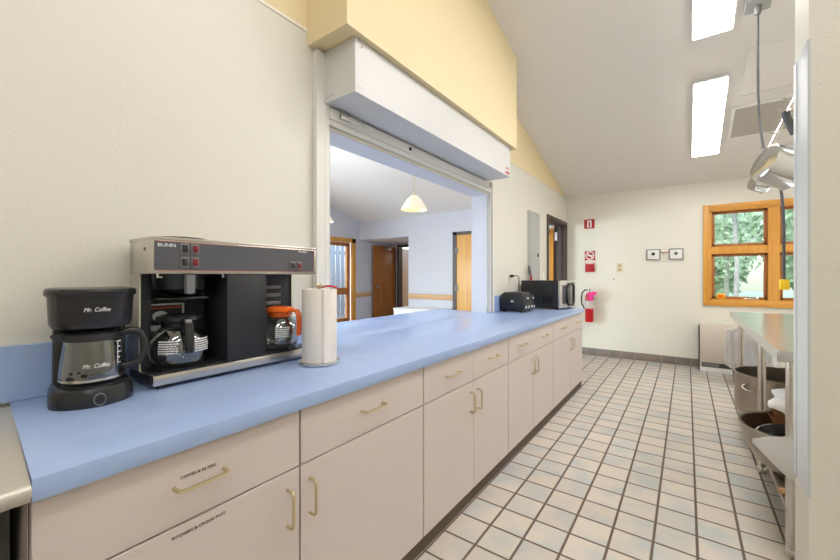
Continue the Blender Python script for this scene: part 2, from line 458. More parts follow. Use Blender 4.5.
# walnut leaf standing open in the alcove
d2 = bpy.data.objects.new('door_2', None); COL.objects.link(d2); d2['kind'] = 'structure'; d2.location = (-6.37, 0, 0)
bm = B(); box(bm, (-.022, 6.9, .01), (.022, 7.76, 2.04), .003); obj('door_leaf', bm, M['brdoor'], d2)
bm = B(); cyl(bm, (.022, 6.97, 1.0), (.06, 6.97, 1.0), .03, seg=16); tube(bm, [(.05, 6.97, 1.0), (.07, 6.97, 1.0), (.075, 7.0, 1.0), (.07, 7.09, .995)], .011)
obj('door_handle', bm, M['steel'], d2)
bm = B(); box(bm, (.022, 7.28, 1.94), (.07, 7.52, 2.0), .006); tube(bm, [(.06, 7.4, 2.0), (.3, 7.55, 2.005), (.5, 7.78, 2.03)], .009); obj('door_closer', bm, M['steeldark'], d2)
bm = B(); box(bm, (-6.32, AY - .03, 0), (-6.26, AY + .14, 2.10)); box(bm, (-5.32, AY - .03, 0), (-5.26, AY + .14, 2.10)); box(bm, (-6.32, AY - .03, 2.04), (-5.26, AY + .14, 2.10))
obj('door_frame', bm, M['bframe'], d2, loc=(6.37, 0, 0))

# pale oak door with dark frame
d3 = bpy.data.objects.new('door_3', None); COL.objects.link(d3); d3['kind'] = 'structure'
bm = B(); box(bm, (HD0 - .09, YF - .02, 0), (HD0 - .005, 6.66, HDZ + .06)); box(bm, (HD1 + .005, YF - .02, 0), (HD1 + .09, 6.66, HDZ + .06)); box(bm, (HD0 - .09, YF - .02, HDZ), (HD1 + .09, 6.66, HDZ + .06))
obj('door_frame', bm, M['bframe'], d3)
bm = B(); box(bm, (HD0, YF - .012, .01), (HD1, YF + .035, HDZ - .004), .002); obj('door_leaf', bm, M['oakdoor'], d3)
for z in (.30, .98, 1.72):
    bm = B(); cyl(bm, (HD0 - .003, YF - .02, z), (HD0 - .003, YF - .02, z + .11), .009, seg=10); box(bm, (HD0 - .03, YF - .023, z), (HD0 + .03, YF - .019, z + .11)); obj('hinge', bm, M['greyp'], d3)

# kitchen doorway
d4 = bpy.data.objects.new('door_4', None); COL.objects.link(d4); d4['kind'] = 'structure'
bm = B()
box(bm, (WB - .01, DY0 - .055, 0), (W + .02, DY0 + .002, DZ + .055), .003); box(bm, (WB - .01, DY1 - .002, 0), (W + .02, DY1 + .055, DZ + .055), .003); box(bm, (WB - .01, DY0, DZ - .002), (W + .02, DY1, DZ + .055), .003)
box(bm, (-1.755, DY1 - .02, 0), (-1.69, DY1, DZ))
obj('door_frame', bm, M['bframe'], d4)
bm = B(); box(bm, (-2.72, DY1 - .05, .01), (-1.815, DY1 - .006, DZ - .02), .002); obj('door_leaf', bm, M['brdoor' if 0 else 'oakz'], d4)
bm = B(); box(bm, (-2.1, DY1 - .11, 1.97), (-1.86, DY1 - .05, 2.04), .006); tube(bm, [(-1.95, DY1 - .09, 2.04), (-1.72, DY1 - .3, 2.05), (-1.70, DY1 - .42, 2.085)], .011); obj('door_closer', bm, M['steel'], d4)
bm = B(); box(bm, (-1.80, DY1 - .0235, 1.86), (-1.757, DY1 - .0215, 2.0)); obj('notice', bm, M['whitetxt'], d4, label='small white paper sign on the dark door jamb')

# window in the far wall
w1 = bpy.data.objects.new('window_1', None); COL.objects.link(w1); w1['kind'] = 'structure'
cw = .075
bm = B()
box(bm, (WX0, YF - .025, WZ0), (WX0 + cw, YF, WZ1), .003); box(bm, (WX1 - cw, YF - .025, WZ0), (WX1, YF, WZ1), .003)
obj('window_casing', bm, M['oakz'], w1)
bm = B()
box(bm, (WX0 + cw, YF - .025, WZ0), (WX1 - cw, YF, WZ0 + cw), .003); box(bm, (WX0 + cw, YF - .025, WZ1 - cw), (WX1 - cw, YF, WZ1), .003)
obj('window_casing', bm, M['oak'], w1)
ix0, ix1, iz0, iz1 = WX0 + cw - .012, WX1 - cw + .012, WZ0 + cw - .012, WZ1 - cw + .012
bm = B()
for a, b, c, d in ((ix0, ix0 + .03, iz0, iz1), (ix1 - .03, ix1, iz0, iz1), (ix0, ix1, iz0, iz0 + .03), (ix0, ix1, iz1 - .03, iz1)):
    box(bm, (a, YF - .02, c), (b, YF + .12, d))
xm = (WX0 + WX1) / 2; zm = 1.62
box(bm, (xm - .055, YF - .018, iz0), (xm + .055, YF + .12, iz1)); box(bm, (ix0, YF - .012, zm - .05), (ix1, YF + .12, zm + .05))
obj('window_frame', bm, M['oakz'], w1)
for (a, b) in ((ix0 + .03, xm - .055), (xm + .055, ix1 - .03)):
    for (c, d) in ((iz0 + .03, zm - .05), (zm + .05, iz1 - .03)):
        s = .035; bm = B()
        for q in ((a, a + s, c, d), (b - s, b, c, d), (a, b, c, c + s), (a, b, d - s, d)): box(bm, (q[0], YF + .03, q[2]), (q[1], YF + .075, q[3]), .002)
        sa = obj('sash', bm, M['sash'], w1)
        bm = B(); box(bm, (a + s - .004, YF + .05, c + s - .004), (b - s + .004, YF + .056, d - s + .004)); obj('pane', bm, M['pane'], sa)
bm = B(); box(bm, (.60, YF - .005, iz0 + .03), (.76, YF + .02, iz0 + .045), .004); tube(bm, [(.66, YF, iz0 + .045), (.70, YF - .03, iz0 + .06), (.76, YF - .035, iz0 + .058)], .008)
obj('crank_handle', bm, M['chrome'], w1)
t = thing('tape_measure', 'small yellow tape measure sitting on the sill of the lower left window', 'tape measure', (.375, YF + .02, iz0 + .0305))
bm = B(); box(bm, (-.045, -.018, 0), (.045, .018, .075), .012); obj('case', bm, M['yellowp'], t)
bm = B(); box(bm, (-.03, -.021, .018), (.03, -.017, .055), .003); obj('sticker', bm, M['orange'], t, label='orange label face')

# ------------------------------------------------------------------ outdoors
bm = B(); box(bm, (-30, 6.7, -.25), (30, 45, -.12)); struct('ground', bm, M['lawn'])
bm = B(); box(bm, (-30, -12, -.25), (XH - .17, 6.7, -.12)); struct('ground_patio', bm, M['fence'])
def tree(x, y, h, cr, mt, lab, n=1700, tr=.08, low=.2, ls=1.0):
    t = thing('tree', lab, 'tree', (x, y, -.12), group='trees outside the kitchen window')
    bm = B(); tube(bm, [(0, 0, 0), (.04, .02, h * .3), (-.03, 0, h * .6), (0, .02, h * .9)], [tr, tr * .85, tr * .65, tr * .25], 10)
    for k in range(6):
        a = k * 1.1; z = h * (.35 + .08 * k)
        tube(bm, [(0, 0, z), (.5 * cr * math.cos(a), .5 * cr * math.sin(a), z + .3), (.85 * cr * math.cos(a), .85 * cr * math.sin(a), z + .7)], [tr * .4, tr * .25, tr * .1], 6)
    obj('trunk', bm, M['bark'], t)
    bm = B()
    for _ in range(n):
        while True:
            p = Vector((random.uniform(-1, 1), random.uniform(-1, 1), random.uniform(-1, 1)))
            if p.length < 1: break
        q = Vector((p.x * cr, p.y * cr, low * h + (p.z * .5 + .5) * h * (1.02 - low)))
        s = random.uniform(.06, .14) * ls; u = Vector((random.uniform(-1, 1), random.uniform(-1, 1), random.uniform(-1, 1))).normalized(); v = u.orthogonal().normalized()
        vs = [bm.verts.new(q + d) for d in (u * s, v * s * .55, -u * s, -v * s * .55)]
        bm.faces.new(vs)
    obj('foliage', bm, mt, t)
tree(-.35, 13.0, 4.6, 1.15, M['leafa'], 'bushy green tree at the left of the window view', 2000)
tree(1.15, 17.5, 6.5, 1.9, M['leafb'], 'pale green tree behind the others in the middle of the window view', 3600)
tree(2.5, 12.6, 5.0, 1.2, M['leafa'], 'green tree seen through the right window panes', 2000)
tree(5.4, 15.5, 6.5, 2.0, M['leafb'], 'tall tree far right beyond the window')
tree(-3.6, 16, 6.0, 2.0, M['leafb'], 'tall pale tree far left beyond the window')
tree(.82, 10.3, 5.5, .75, M['leafb'], 'slim tree with a bare pale trunk close outside the window', 900, .05, .45)
for x, y, h, lab in ((-2.2, 23, 9, 'dense tree in the back row, leftmost'), (1.3, 24.5, 9.5, 'dense tree in the back row behind the pale tree'), (4.6, 23, 9, 'dense tree in the back row toward the right'), (8.2, 24, 9, 'dense tree in the back row, rightmost')):
    tree(x, y, h, 1.72, M['leafa'] if x > 1 else M['leafb'], lab, 3800, .16, .02, 2.2)
fn = thing('fence', 'pale grey board fence outside the hall exterior door', 'fence', (-9.2, 8.0, -.12))
bm = B()
for k in range(26): box(bm, (-.012, -2.6 + k * .2, .1), (.012, -2.43 + k * .2, 2.6), .003)
obj('boards', bm, M['fence'], fn)
bm = B(); box(bm, (-.07, -2.6, .4), (-.013, 2.6, .5)); box(bm, (-.07, -2.6, 2.1), (-.013, 2.6, 2.2)); obj('rails', bm, M['fence'], fn)
for yy in (-2.5, 0, 2.5):
    bm = B(); box(bm, (-.17, yy - .05, 0), (-.071, yy + .05, 2.5)); obj('post', bm, M['fence'], fn)

# ------------------------------------------------------------------ counter and cabinets
CZ = .90; CF = -.968; CY0 = .1415; CY1 = 4.60
ct = thing('countertop', 'long blue laminate worktop running along the left wall and into the serving opening', 'countertop', (0, 0, 0))
bm = B()
prism(bm, [(CF, CY0), (CF, CY1), (W + .001, CY1), (W + .001, CY0 + .05)], 'z', CZ - .043, CZ, bev=.0008)
obj('worktop', bm, M['lam'], ct)
bm = B()
prism(bm, [(W + .001, OY0 + .007), (W + .001, OY1 - .007), (WB - .002, OY1 - .007), (WB - .002, OY1 + .1), (-2.27, OY1 + .1), (-2.27, OY0 - .1),
           (WB - .002, OY0 - .1), (WB - .002, OY0 + .007)], 'z', CZ - .043, CZ, bev=.0008)
obj('serving_ledge', bm, M['lam'], ct)
for a, b in ((CY0 - .03, 1.29), (3.54, CY1)):
    bm = B(); box(bm, (W + .001, a, CZ), (W + .02, b, 1.064), .0015, seg=1); obj('backsplash', bm, M['lam'], ct)

def pull_h(y0, y1, z, x):           # horizontal wire pull in front of face x
    bm = B(); k = .012; d = .032
    pts = [(x, y0, z), (x + d - k, y0, z)] + [(x + d - k + k * math.sin(a), y0 + k - k * math.cos(a), z) for a in (.5, 1.05, PI/2)]
    pts += [(x + d - k + k * math.cos(a), y1 - k + k * math.sin(a), z) for a in (0, .5, 1.05, PI/2)] + [(x, y1, z)]
    tube(bm, pts, .0048, 8); return bm
def pull_v(y, z0, z1, x):
    bm = B(); k = .012; d = .032
    pts = [(x, y, z0), (x + d - k, y, z0)] + [(x + d - k + k * math.sin(a), y, z0 + k - k * math.cos(a)) for a in (.5, 1.05, PI/2)]
    pts += [(x + d - k + k * math.cos(a), y, z1 - k + k * math.sin(a)) for a in (0, .5, 1.05, PI/2)] + [(x, y, z1)]
    tube(bm, pts, .0048, 8); return bm
FX = -.985; g = .0022
units = [
 (.141, .731, [(.141, .731)], [('R', .141, .731)], 'beige base cabinet nearest the steel range, lettered for coffee filters and pitchers'),
 (.734, 1.404, [(.734, 1.404)], [('L', .734, 1.404)], 'beige base cabinet with one wide plain door, under the paper towels'),
 (1.407, 2.405, [(1.407, 1.904), (1.904, 2.405)], [('R', 1.407, 1.904), ('L', 1.904, 2.405)], 'beige two-drawer base cabinet third from the range, under the serving opening'),
 (2.408, 3.452, [(2.408, 2.91), (2.91, 3.452)], [('R', 2.408, 2.91), ('L', 2.91, 3.452)], 'beige two-drawer base cabinet second from the far end of the counter'),
 (3.455, 4.60, [(3.455, 4.07), (4.07, 4.60)], [('R', 3.455, 4.07), ('L', 4.07, 4.60)], 'beige base cabinet at the far end of the counter, below the microwave'),
]
for k, (y0, y1, drs, dos, lab) in enumerate(units):
    t = thing('base_cabinet', lab, 'cabinet', (0, 0, 0), group='base cabinets under the blue counter')
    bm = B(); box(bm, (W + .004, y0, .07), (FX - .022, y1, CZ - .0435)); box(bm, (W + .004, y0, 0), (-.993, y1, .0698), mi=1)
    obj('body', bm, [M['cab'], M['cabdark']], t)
    bm = B(); box(bm, (FX - .0218, y0 + .001, .071), (FX - .0195, y1 - .001, CZ - .0437)); obj('gap_backing', bm, M['cabdark'], t)  # dark sheet behind the fronts, paints shade into the gaps between them
    for (a, b) in drs:
        bm = B(); box(bm, (FX - .019, a + g, .679), (FX, b - g, CZ - .0475), .0012, seg=1)
        d = obj('drawer', bm, M['cab'], t)
        c = (a + b) / 2; c = {0: .437, 1: 1.06}.get(k, c)
        obj('handle', pull_h(c - .058, c + .058, .768, FX), M['brass'], d)
        if k == 0: text('lettering', 'COFFEE & FILTERS', .0105, (FX + .0006, .434, .786), (0, 1, 0), (0, 0, 1), M['ink'], d)
    for (side, a, b) in dos:
        bm = B(); box(bm, (FX - .019, a + g, .068), (FX, b - g, .674), .0012, seg=1)
        d = obj('door', bm, M['cab'], t)
        y = b - .045 if side == 'R' else a + .035
        obj('handle', pull_v(y, .512, .622, FX), M['brass'], d)
        if k == 0: text('lettering', 'PITCHERS & CROCK POTS', .0108, (FX + .0006, .437, .650), (0, 1, 0), (0, 0, 1), M['ink'], d)

# range beside the counter (its edge shows at the left)
t = thing('range', 'stainless steel range with rounded front edge left of the blue counter', 'range', (0, 0, 0))
bm = B(); prof = [(-1.60, .858), (-.972, .858)] + [(-.972 + .014 * math.cos(a), .879 + .014 * math.sin(a)) for a in (-.6, 0, .5, 1.0, PI/2)] + [(-1.60, .893)]
prism(bm, prof, 'y', -.62, .1402)
for v in bm.verts:
    if v.co.y > 0 and v.co.x < -1.2: v.co.y += .05
obj('top', bm, M['brushed'], t)
bm = B(); box(bm, (-1.61, -.60, .12), (-1.06, .125, .849)); obj('body', bm, M['grease'], t)
bm = B(); box(bm, (-1.058, -.56, .2), (-1.03, .09, .72), .006); od = obj('oven_door', bm, M['grease'], t)
bm = B(); tube(bm, [(-1.03, -.5, .68), (-.99, -.5, .68), (-.99, .03, .68), (-1.03, .03, .68)], .009); obj('handle', bm, M['steel'], od)
for xx in (-1.56, -1.12):
    for yy in (-.55, .08):
        bm = B(); cyl(bm, (xx, yy, 0), (xx, yy, .12), .022); obj('leg', bm, M['steeldark'], t)
for xx in (-1.44, -1.03):
    for yy in (-.38, -.02):
        bm = B(); lathe(bm, [(.11, .893), (.11, .902), (.08, .902), (.075, .897), (.03, .897), (.03, .903), (0, .903)], (xx, yy, 0), 24); obj('burner', bm, M['black'], t)

# ------------------------------------------------------------------ rolling counter shutter
t = thing('rolling_shutter', 'white rolling counter shutter rolled up in its hood above the serving opening', 'shutter', (0, 0, 0))
bm = B(); box(bm, (W + .004, 1.345, 2.205), (-1.365, 3.38, 2.484), .002, seg=1); obj('hood', bm, M['shut'], t)
for yy, zz in ((1.39, 2.45), (1.39, 2.245), (3.345, 2.45), (3.345, 2.245)):
    bm = B(); cyl(bm, (-1.366, yy, zz), (-1.362, yy, zz), .007, seg=10); obj('screw', bm, M['steeldark'], t)
bm = B()
for i in range(4): cyl(bm, (-1.6 + i * .022, 1.3435, 2.225 + .003 * i), (-1.6 + i * .022, 1.347, 2.225 + .003 * i), .005, seg=8)
obj('rivets', bm, M['steeldark'], t)
for y0, y1 in ((1.29, 1.377), (3.455, 3.53)):
    bm = B(); box(bm, (W + .001, y0, CZ + .001), (-1.595, y1, 2.48 if y0 < 2 else 2.204), .002, seg=1)
    yy = y1 - .03 if y0 < 2 else y0 + .012
    gd = obj('guide', bm, M['alu'], t)
    bm = B(); box(bm, (-1.5955, yy, CZ + .002), (-1.5935, yy + .016, 2.2)); obj('guide_slot', bm, M['blackmat'] if y0 > 2 else M['alu'], gd)
bm = B(); box(bm, (-1.625, 1.378, 2.135), (-1.588, 3.454, 2.195), .004); box(bm, (-1.615, 1.378, 2.104), (-1.598, 3.454, 2.134), .002)
bb = obj('bottom_bar', bm, M['alu'], t)
bm = B(); box(bm, (-1.588, 1.44, 2.15), (-1.565, 1.50, 2.19), .005); tube(bm, [(-1.575, 1.46, 2.165), (-1.57, 1.56, 2.16), (-1.575, 1.62, 2.165)], .007); obj('latch', bm, M['steel'], bb)
bm = B(); cyl(bm, (-1.588, 2.1, 2.165), (-1.583, 2.1, 2.165), .012, seg=14); obj('lock', bm, M['black'], bb)
bm = B(); box(bm, (-1.60, 3.40, 2.15), (-1.57, 3.45, 2.20), .006); obj('latch', bm, M['steeldark'], bb)
bm = B(); box(bm, (-1.3652, 3.27, 2.222), (-1.3642, 3.36, 2.246)); box(bm, (-1.3652, 3.27, 2.268), (-1.3642, 3.345, 2.28)); obj('label_sticker', bm, M['redline'], t, label='small pale red warning sticker')
# opening lining
bm = B(); box(bm, (-1.634, OY0 - .03, OZ - .002), (-1.618, OY1 + .02, OZ + .012)); struct('trim_8', bm, M['cream'])
bm = B(); box(bm, (WB - .004, OY1 - .006, CZ + .001), (W + .002, OY1 + .001, OZ)); struct('trim_9', bm, M['hallwall'])
bm = B(); box(bm, (WB - .004, OY0 - .001, CZ + .001), (W + .002, OY0 + .006, OZ)); box(bm, (WB - .004, OY0, OZ - .006), (W + .002, OY1, OZ + .001)); struct('trim_10', bm, M['hallwall'])

# ------------------------------------------------------------------ drip coffee maker
mc = thing('coffee_maker', 'small black drip coffee maker beside the range end of the counter', 'coffee maker', (-1.447, .338, CZ), -.16)
mc.scale = (.87, .80, 1)
def rot2(pts, a): return [(p[0] * math.cos(a) - p[1] * math.sin(a), p[0] * math.sin(a) + p[1] * math.cos(a)) for p in pts]
def dee(w, d, f):     # plan: flat back at x=-d/2, rounded front
    pts = []
    n = 14
    for i in range(n + 1):
        a = -PI / 2 + PI * i / n
        pts.append((d / 2 - f + f * math.cos(a), (w / 2) * math.sin(a) * (1 if abs(math.sin(a)) > .999 else (abs(math.sin(a)) ** .15) / 1.0)))
    pts += rrect(.06, w, .025, 4)[5:15] and [(-d / 2 + .02, w / 2), (-d / 2, w / 2 - .02), (-d / 2, -w / 2 + .02), (-d / 2 + .02, -w / 2)]
    return pts
bm = B(); loft(bm, [(dee(.236, .222, .085), .001), (dee(.24, .226, .088), .006), (dee(.236, .222, .086), .032), (dee(.222, .21, .082), .05), (dee(.205, .195, .078), .055)]); obj('base', bm, M['black'], mc)
bm = B(); lathe(bm, [(.085, .055), (.085, .059), (.07, .06), (0, .06)], (.012, 0, 0), 32); obj('warming_plate', bm, M['blackmat'], mc)
bm = B(); loft(bm, [(rrect(.07, .215, .02, 4, -.078), .05), (rrect(.07, .21, .02, 4, -.078), .24)]); obj('column', bm, M['black'], mc)
bm = B(); loft(bm, [(dee(.222, .2, .09), .222), (dee(.236, .216, .096), .235), (dee(.244, .222, .098), .312)]); obj('reservoir', bm, M['black'], mc)
bm = B(); loft(bm, [(dee(.252, .23, .1), .312), (dee(.26, .236, .102), .318), (dee(.26, .236, .102), .327), (dee(.25, .226, .098), .333), (dee(.2, .17, .08), .336)]); obj('lid', bm, M['black'], mc)
bm = B(); xform(cyl(bm, (0, 0, -.006), (0, 0, .006), .0145, seg=24), Matrix.Translation((.1105, .012, .022)) @ Matrix.Rotation(PI/2 - .05, 4, 'Y')); obj('power_button', bm, M['black'], mc)
bm = B(); xform(lathe(bm, [(.0145, -.004), (.017, -.004), (.017, .0065), (.0145, .0065), (.0145, -.004)], seg=28), Matrix.Translation((.1105, .012, .022)) @ Matrix.Rotation(PI/2 - .05, 4, 'Y')); obj('button_ring', bm, M['greyp'], mc)
text('lettering', 'Mr. Coffee', .0165, (.1128, .004, .275), (0, 1, 0), (.05, 0, 1), M['whitetxt'], mc, shear=.35)
# its carafe
ca = thing('coffee_carafe', 'clear glass carafe with black handle standing in the small drip coffee maker', 'carafe', (-1.437, .336, CZ + .061), -.16, group='glass coffee carafes')
ca.scale = (.88, .84, 1)
prof = [(0, .001), (.074, .001), (.086, .008), (.0885, .025), (.085, .06), (.079, .1), (.0755, .125)]
bm = B(); lathe(bm, prof, (0, 0, 0), 40); lathe(bm, [(r - .002, z) for r, z in prof[2:]], (0, 0, 0), 40)
obj('glass_body', bm, M['glass'], ca)
bm = B(); lathe(bm, [(.077, .122), (.0785, .122), (.0785, .14), (.07, .147), (0, .149)], (0, 0, 0), 36); xform(bm, Matrix.Identity(4))
tube(bm, [(.01, -.07, .137), (.02, -.095, .139), (.024, -.106, .141)], [.016, .01, .004]); obj('lid', bm, M['blackmat'], ca)
bm = B(); tube(bm, [(.02, .07, .135), (.025, .105, .142), (.03, .132, .135), (.032, .142, .115), (.032, .142, .07), (.03, .13, .045), (.026, .1, .036), (.022, .082, .034)], [.011, .012, .013, .013, .012, .011, .01, .009], 10); obj('handle', bm, M['black'], ca)
bm = B(); lathe(bm, [(.0883, .010), (.0892, .010), (.0892, .017), (.0883, .017)], (0, 0, 0), 40); obj('band', bm, M['steel'], ca)
def wrap(o, r, c=(0, 0)):
    for v in o.data.vertices:
        a = v.co.y / r; d = v.co.x; v.co.x = c[0] + (r + d) * math.cos(a); v.co.y = c[1] + (r + d) * math.sin(a)
o = text('lettering', 'Mr. Coffee', .0165, (.0012, .004, .054), (0, 1, 0), (0, 0, 1), M['whitetxt'], ca, shear=.35); wrap(o, .086)
bm = B()
for i in range(5): box(bm, (.0005, .072, .05 + i * .016), (.0015, .083 if i % 2 else .088, .0525 + i * .016))
box(bm, (.0005, .070, .046), (.0015, .072, .118)); o = obj('scale_marks', bm, M['whitetxt'], ca); wrap(o, .084)

# ------------------------------------------------------------------ twin-burner commercial brewer
BX0, BX1, BY0, BY1 = -1.598, -1.391, .475, 1.121
br = thing('coffee_brewer', 'wide stainless and black commercial coffee brewer with slate control panel', 'coffee brewer', (BX1, BY0, CZ))
w = BY1 - BY0; dp = BX0 - BX1
bm = B(); box(bm, (dp, 0, .013), (0, w, .0475), .003); obj('base_tray', bm, M['steel'], br)
bm = B(); box(bm, (dp + .01, -.0012, .018), (-.012, .001, .044)); box(bm, (dp + .012, .02, .0475), (-.018, w - .02, .0495)); obj('tray_top', bm, M['blackmat'], br)
for xx in (dp + .03, -.03):
    for yy in (.03, w - .03):
        bm = B(); cyl(bm, (xx, yy, 0), (xx, yy, .013), .013, seg=12); obj('foot', bm, M['black'], br)
bm = B(); box(bm, (dp, 0, .0475), (dp + .085, .006, .377)); obj('side_panel', bm, M['steel'], br)
bm = B(); box(bm, (dp, w - .006, .0475), (dp + .03, w, .377)); obj('side_panel', bm, M['steel'], br)
bm = B(); box(bm, (dp + .001, .006, .0475), (dp + .022, w - .006, .377)); box(bm, (dp + .022, .006, .0475), (dp + .086, .035, .377)); obj('back_panel', bm, M['blackmat'], br)
bm = B(); box(bm, (dp, 0, .377), (0, w, .493), .003); box(bm, (dp - .001, -.002, .489), (.003, w + .002, .499), .003); hd = obj('hood', bm, M['steel'], br)
bm = B(); cyl(bm, (-.07, -.0012, .46), (-.07, .001, .46), .006, seg=12); obj('screw', bm, M['black'], hd)
bm = B(); box(bm, (0, .003, .389), (.0022, w - .014, .484)); pn = obj('control_panel', bm, M['slate'], br)
bm = B()
for q in ((.003, w - .0145, .4835, .485), (.003, w - .0145, .388, .3895), (w - .0145, w - .013, .388, .485)): box(bm, (.0005, q[0], q[2]), (.003, q[1], q[3]))
obj('panel_outline', bm, M['redline'], pn)
text('lettering', 'BUNN', .0165, (.0026, .038, .471), (0, 1, 0), (0, 0, 1), M['whitetxt'], pn, wide=1.15)
text('lettering', 'VPS SERIES', .0095, (.0026, w - .075, .4765), (0, 1, 0), (0, 0, 1), M['whitetxt'], pn)
def switch(y, z, m):
    bm = B(); box(bm, (.0022, y - .013, z - .018), (.006, y + .013, z + .018), .0015); s = obj('switch', bm, M['greyp'], pn)
    bm = B(); box(bm, (.005, y - .009, z - .012), (.0095, y + .009, z + .012), .002); obj('rocker', bm, m, s)
for z in (.463, .417):
    switch(.0915, z, M['black']); switch(.1245, z, M['redsw'])
switch(.518, .414, M['black']); switch(.553, .414, M['redsw'])
bm = B(); box(bm, (dp + .02, .24, .0495), (-.004, .399, .377), .002); obj('centre_housing', bm, M['blackmat'], br)
bm = B()
for i in range(3): box(bm, (dp + .022, .47, .24 + i * .036), (dp + .06, .562, .254 + i * .036), .003)
obj('louvre', bm, M['greyp'], br)
# top warmer plate
bm = B(); lathe(bm, [(0, .4985), (.088, .4985), (.09, .502), (.085, .506), (.0, .507)], (dp / 2 - .005, .12, 0), 32); obj('top_warmer', bm, M['black'], br)
# lower warmers
WXc = -.085; WY = (.108, .515)
for yy in WY:
    bm = B(); lathe(bm, [(0, .0494), (.088, .0494), (.09, .054), (.082, .056), (0, .056)], (WXc, yy, 0), 36); obj('warmer_plate', bm, M['black'], br)
# funnel basket
bm = B(); lathe(bm, [(0, .300), (.02, .300), (.06, .318), (.078, .325), (.084, .372), (.088, .377), (0, .377)], (-.09, .108, 0), 32); fu = obj('brew_funnel', bm, M['black'], br)
bm = B()
fd = Vector((.78, -.2, 0)).normalized(); 
prism(bm, [(-.013, .31), (.013, .31), (.014, .374), (-.014, .374)], 'x', .08, .1); xform(bm, Matrix.Translation((-.09, .108, 0)) @ Matrix.Rotation(-.0, 4, 'Z')); obj('funnel_handle', bm, M['greyp'], fu)
bm = B(); box(bm, (dp + .02, .04, .285), (-.06, .2, .295), .004); obj('funnel_rail', bm, M['black'], br)
for yy in (.02, .23):
    bm = B(); tube(bm, [(-.02, yy, .377), (-.02, yy, .366), (-.02, yy + .012, .366)], .004, 6); obj('funnel_hook', bm, M['chrome'], br)
# label plate on the back panel
bm = B(); box(bm, (dp + .0865, .004, .16), (dp + .0885, .034, .26)); 
bm.free()
bm = B(); box(bm, (dp + .022, .042, .17), (dp + .025, .165, .268)); lb = obj('warning_label', bm, M['whitetxt'], br)
bm = B(); box(bm, (dp + .0249, .05, .19), (dp + .0258, .157, .262)); obj('label_ink', bm, M['blackmat'], lb)
bm = B(); box(bm, (dp + .0255, .05, .248), (dp + .0264, .157, .258)); obj('label_band', bm, M['redline'], lb)
bm = B(); lathe(bm, [(0, 0), (.02, 0), (.02, .001), (0, .001)], (0, 0, 0), 16, sx=1.3); xform(bm, Matrix.Translation((dp + .0262, .085, .222)) @ Matrix.Rotation(PI/2, 4, 'Y') @ Matrix.Rotation(PI/2, 4, 'Z')); obj('label_picture', bm, M['whitetxt'], lb)

def bunn_carafe(loc, ang, r, mh, lab):
    t = thing('coffee_carafe', lab, 'carafe', loc, ang, group='glass coffee carafes')
    prof = [(0, .001), (r * .68, .001), (r * .82, .008), (r * .95, .03), (r, .062), (r * .96, .09), (r * .80, .117), (r * .58, .133), (r * .50, .142)]
    bm = B(); lathe(bm, prof, seg=40); lathe(bm, [(q - .002, z) for q, z in prof[2:]], seg=40); obj('glass_body', bm, M['glass'], t)
    bm = B(); lathe(bm, [(r * .5, .135), (r * .56, .137), (r * .6, .152), (r * .74, .160), (r * .72, .172), (r * .45, .178), (r * .3, .168), (0, .166)], seg=32)
    tube(bm, [(-r * .4, 0, .156), (-r * .72, 0, .161), (-r * .8, 0, .164)], [.018, .012, .006]); obj('collar', bm, mh, t)
    bm = B()
    R = []
    for (x, z, tw) in ((r * .5, .15, .013), (r * .8, .165, .014), (r * 1.12, .162, .014), (r * 1.25, .146, .014), (r * 1.28, .11, .013), (r * 1.27, .07, .012), (r * 1.24, .058, .011)):
        R.append((x, z, tw))
    rings = []
    for i, (x, z, tw) in enumerate(R):
        a = R[min(i + 1, len(R) - 1)]; b = R[max(i - 1, 0)]; d = Vector((a[0] - b[0], 0, a[1] - b[1])).normalized(); nn = Vector((-d.z, 0, d.x)); p = Vector((x, 0, z))
        rings.append([bm.verts.new(p + nn * (.007 * cs) + Vector((0, tw * sn, 0))) for cs, sn in ((1, .7), (1, -.7), (.4, -1), (-.4, -1), (-1, -.7), (-1, .7), (-.4, 1), (.4, 1))])
    ring_bridge(bm, rings); bm.faces.new(rings[0][::-1]); bm.faces.new(rings[-1]); obj('handle', bm, mh, t)
    for s in (-1, 1):
        bm = B()
        for i in range(6):
            x = s * .056 - .03
            while x < s * .056 + .026:
                wd = random.uniform(.004, .011)
                box(bm, (.0, x, .053 + i * .0078), (.0006, x + wd, .0568 + i * .0078)); x += wd + .0022
        o = obj('caution_print', bm, M['whitetxt'], t)
        for v in o.data.vertices:
            z = v.co.z; rr = r * math.sqrt(max(.1, 1 - ((z - .062) / .085) ** 2 * .45)) + .001
            a = v.co.y / r; d = v.co.x; v.co.x = (rr + d) * math.cos(a); v.co.y = (rr + d) * math.sin(a)
    return t
bunn_carafe((BX1 + WXc, BY0 + WY[0], CZ + .056), -.12, .094, M['black'], 'glass carafe with black collar and handle on the left warmer of the brewer')
bunn_carafe((BX1 + WXc, BY0 + WY[1], CZ + .056), .22, .085, M['orange'], 'glass carafe with bright orange collar and handle on the right warmer')

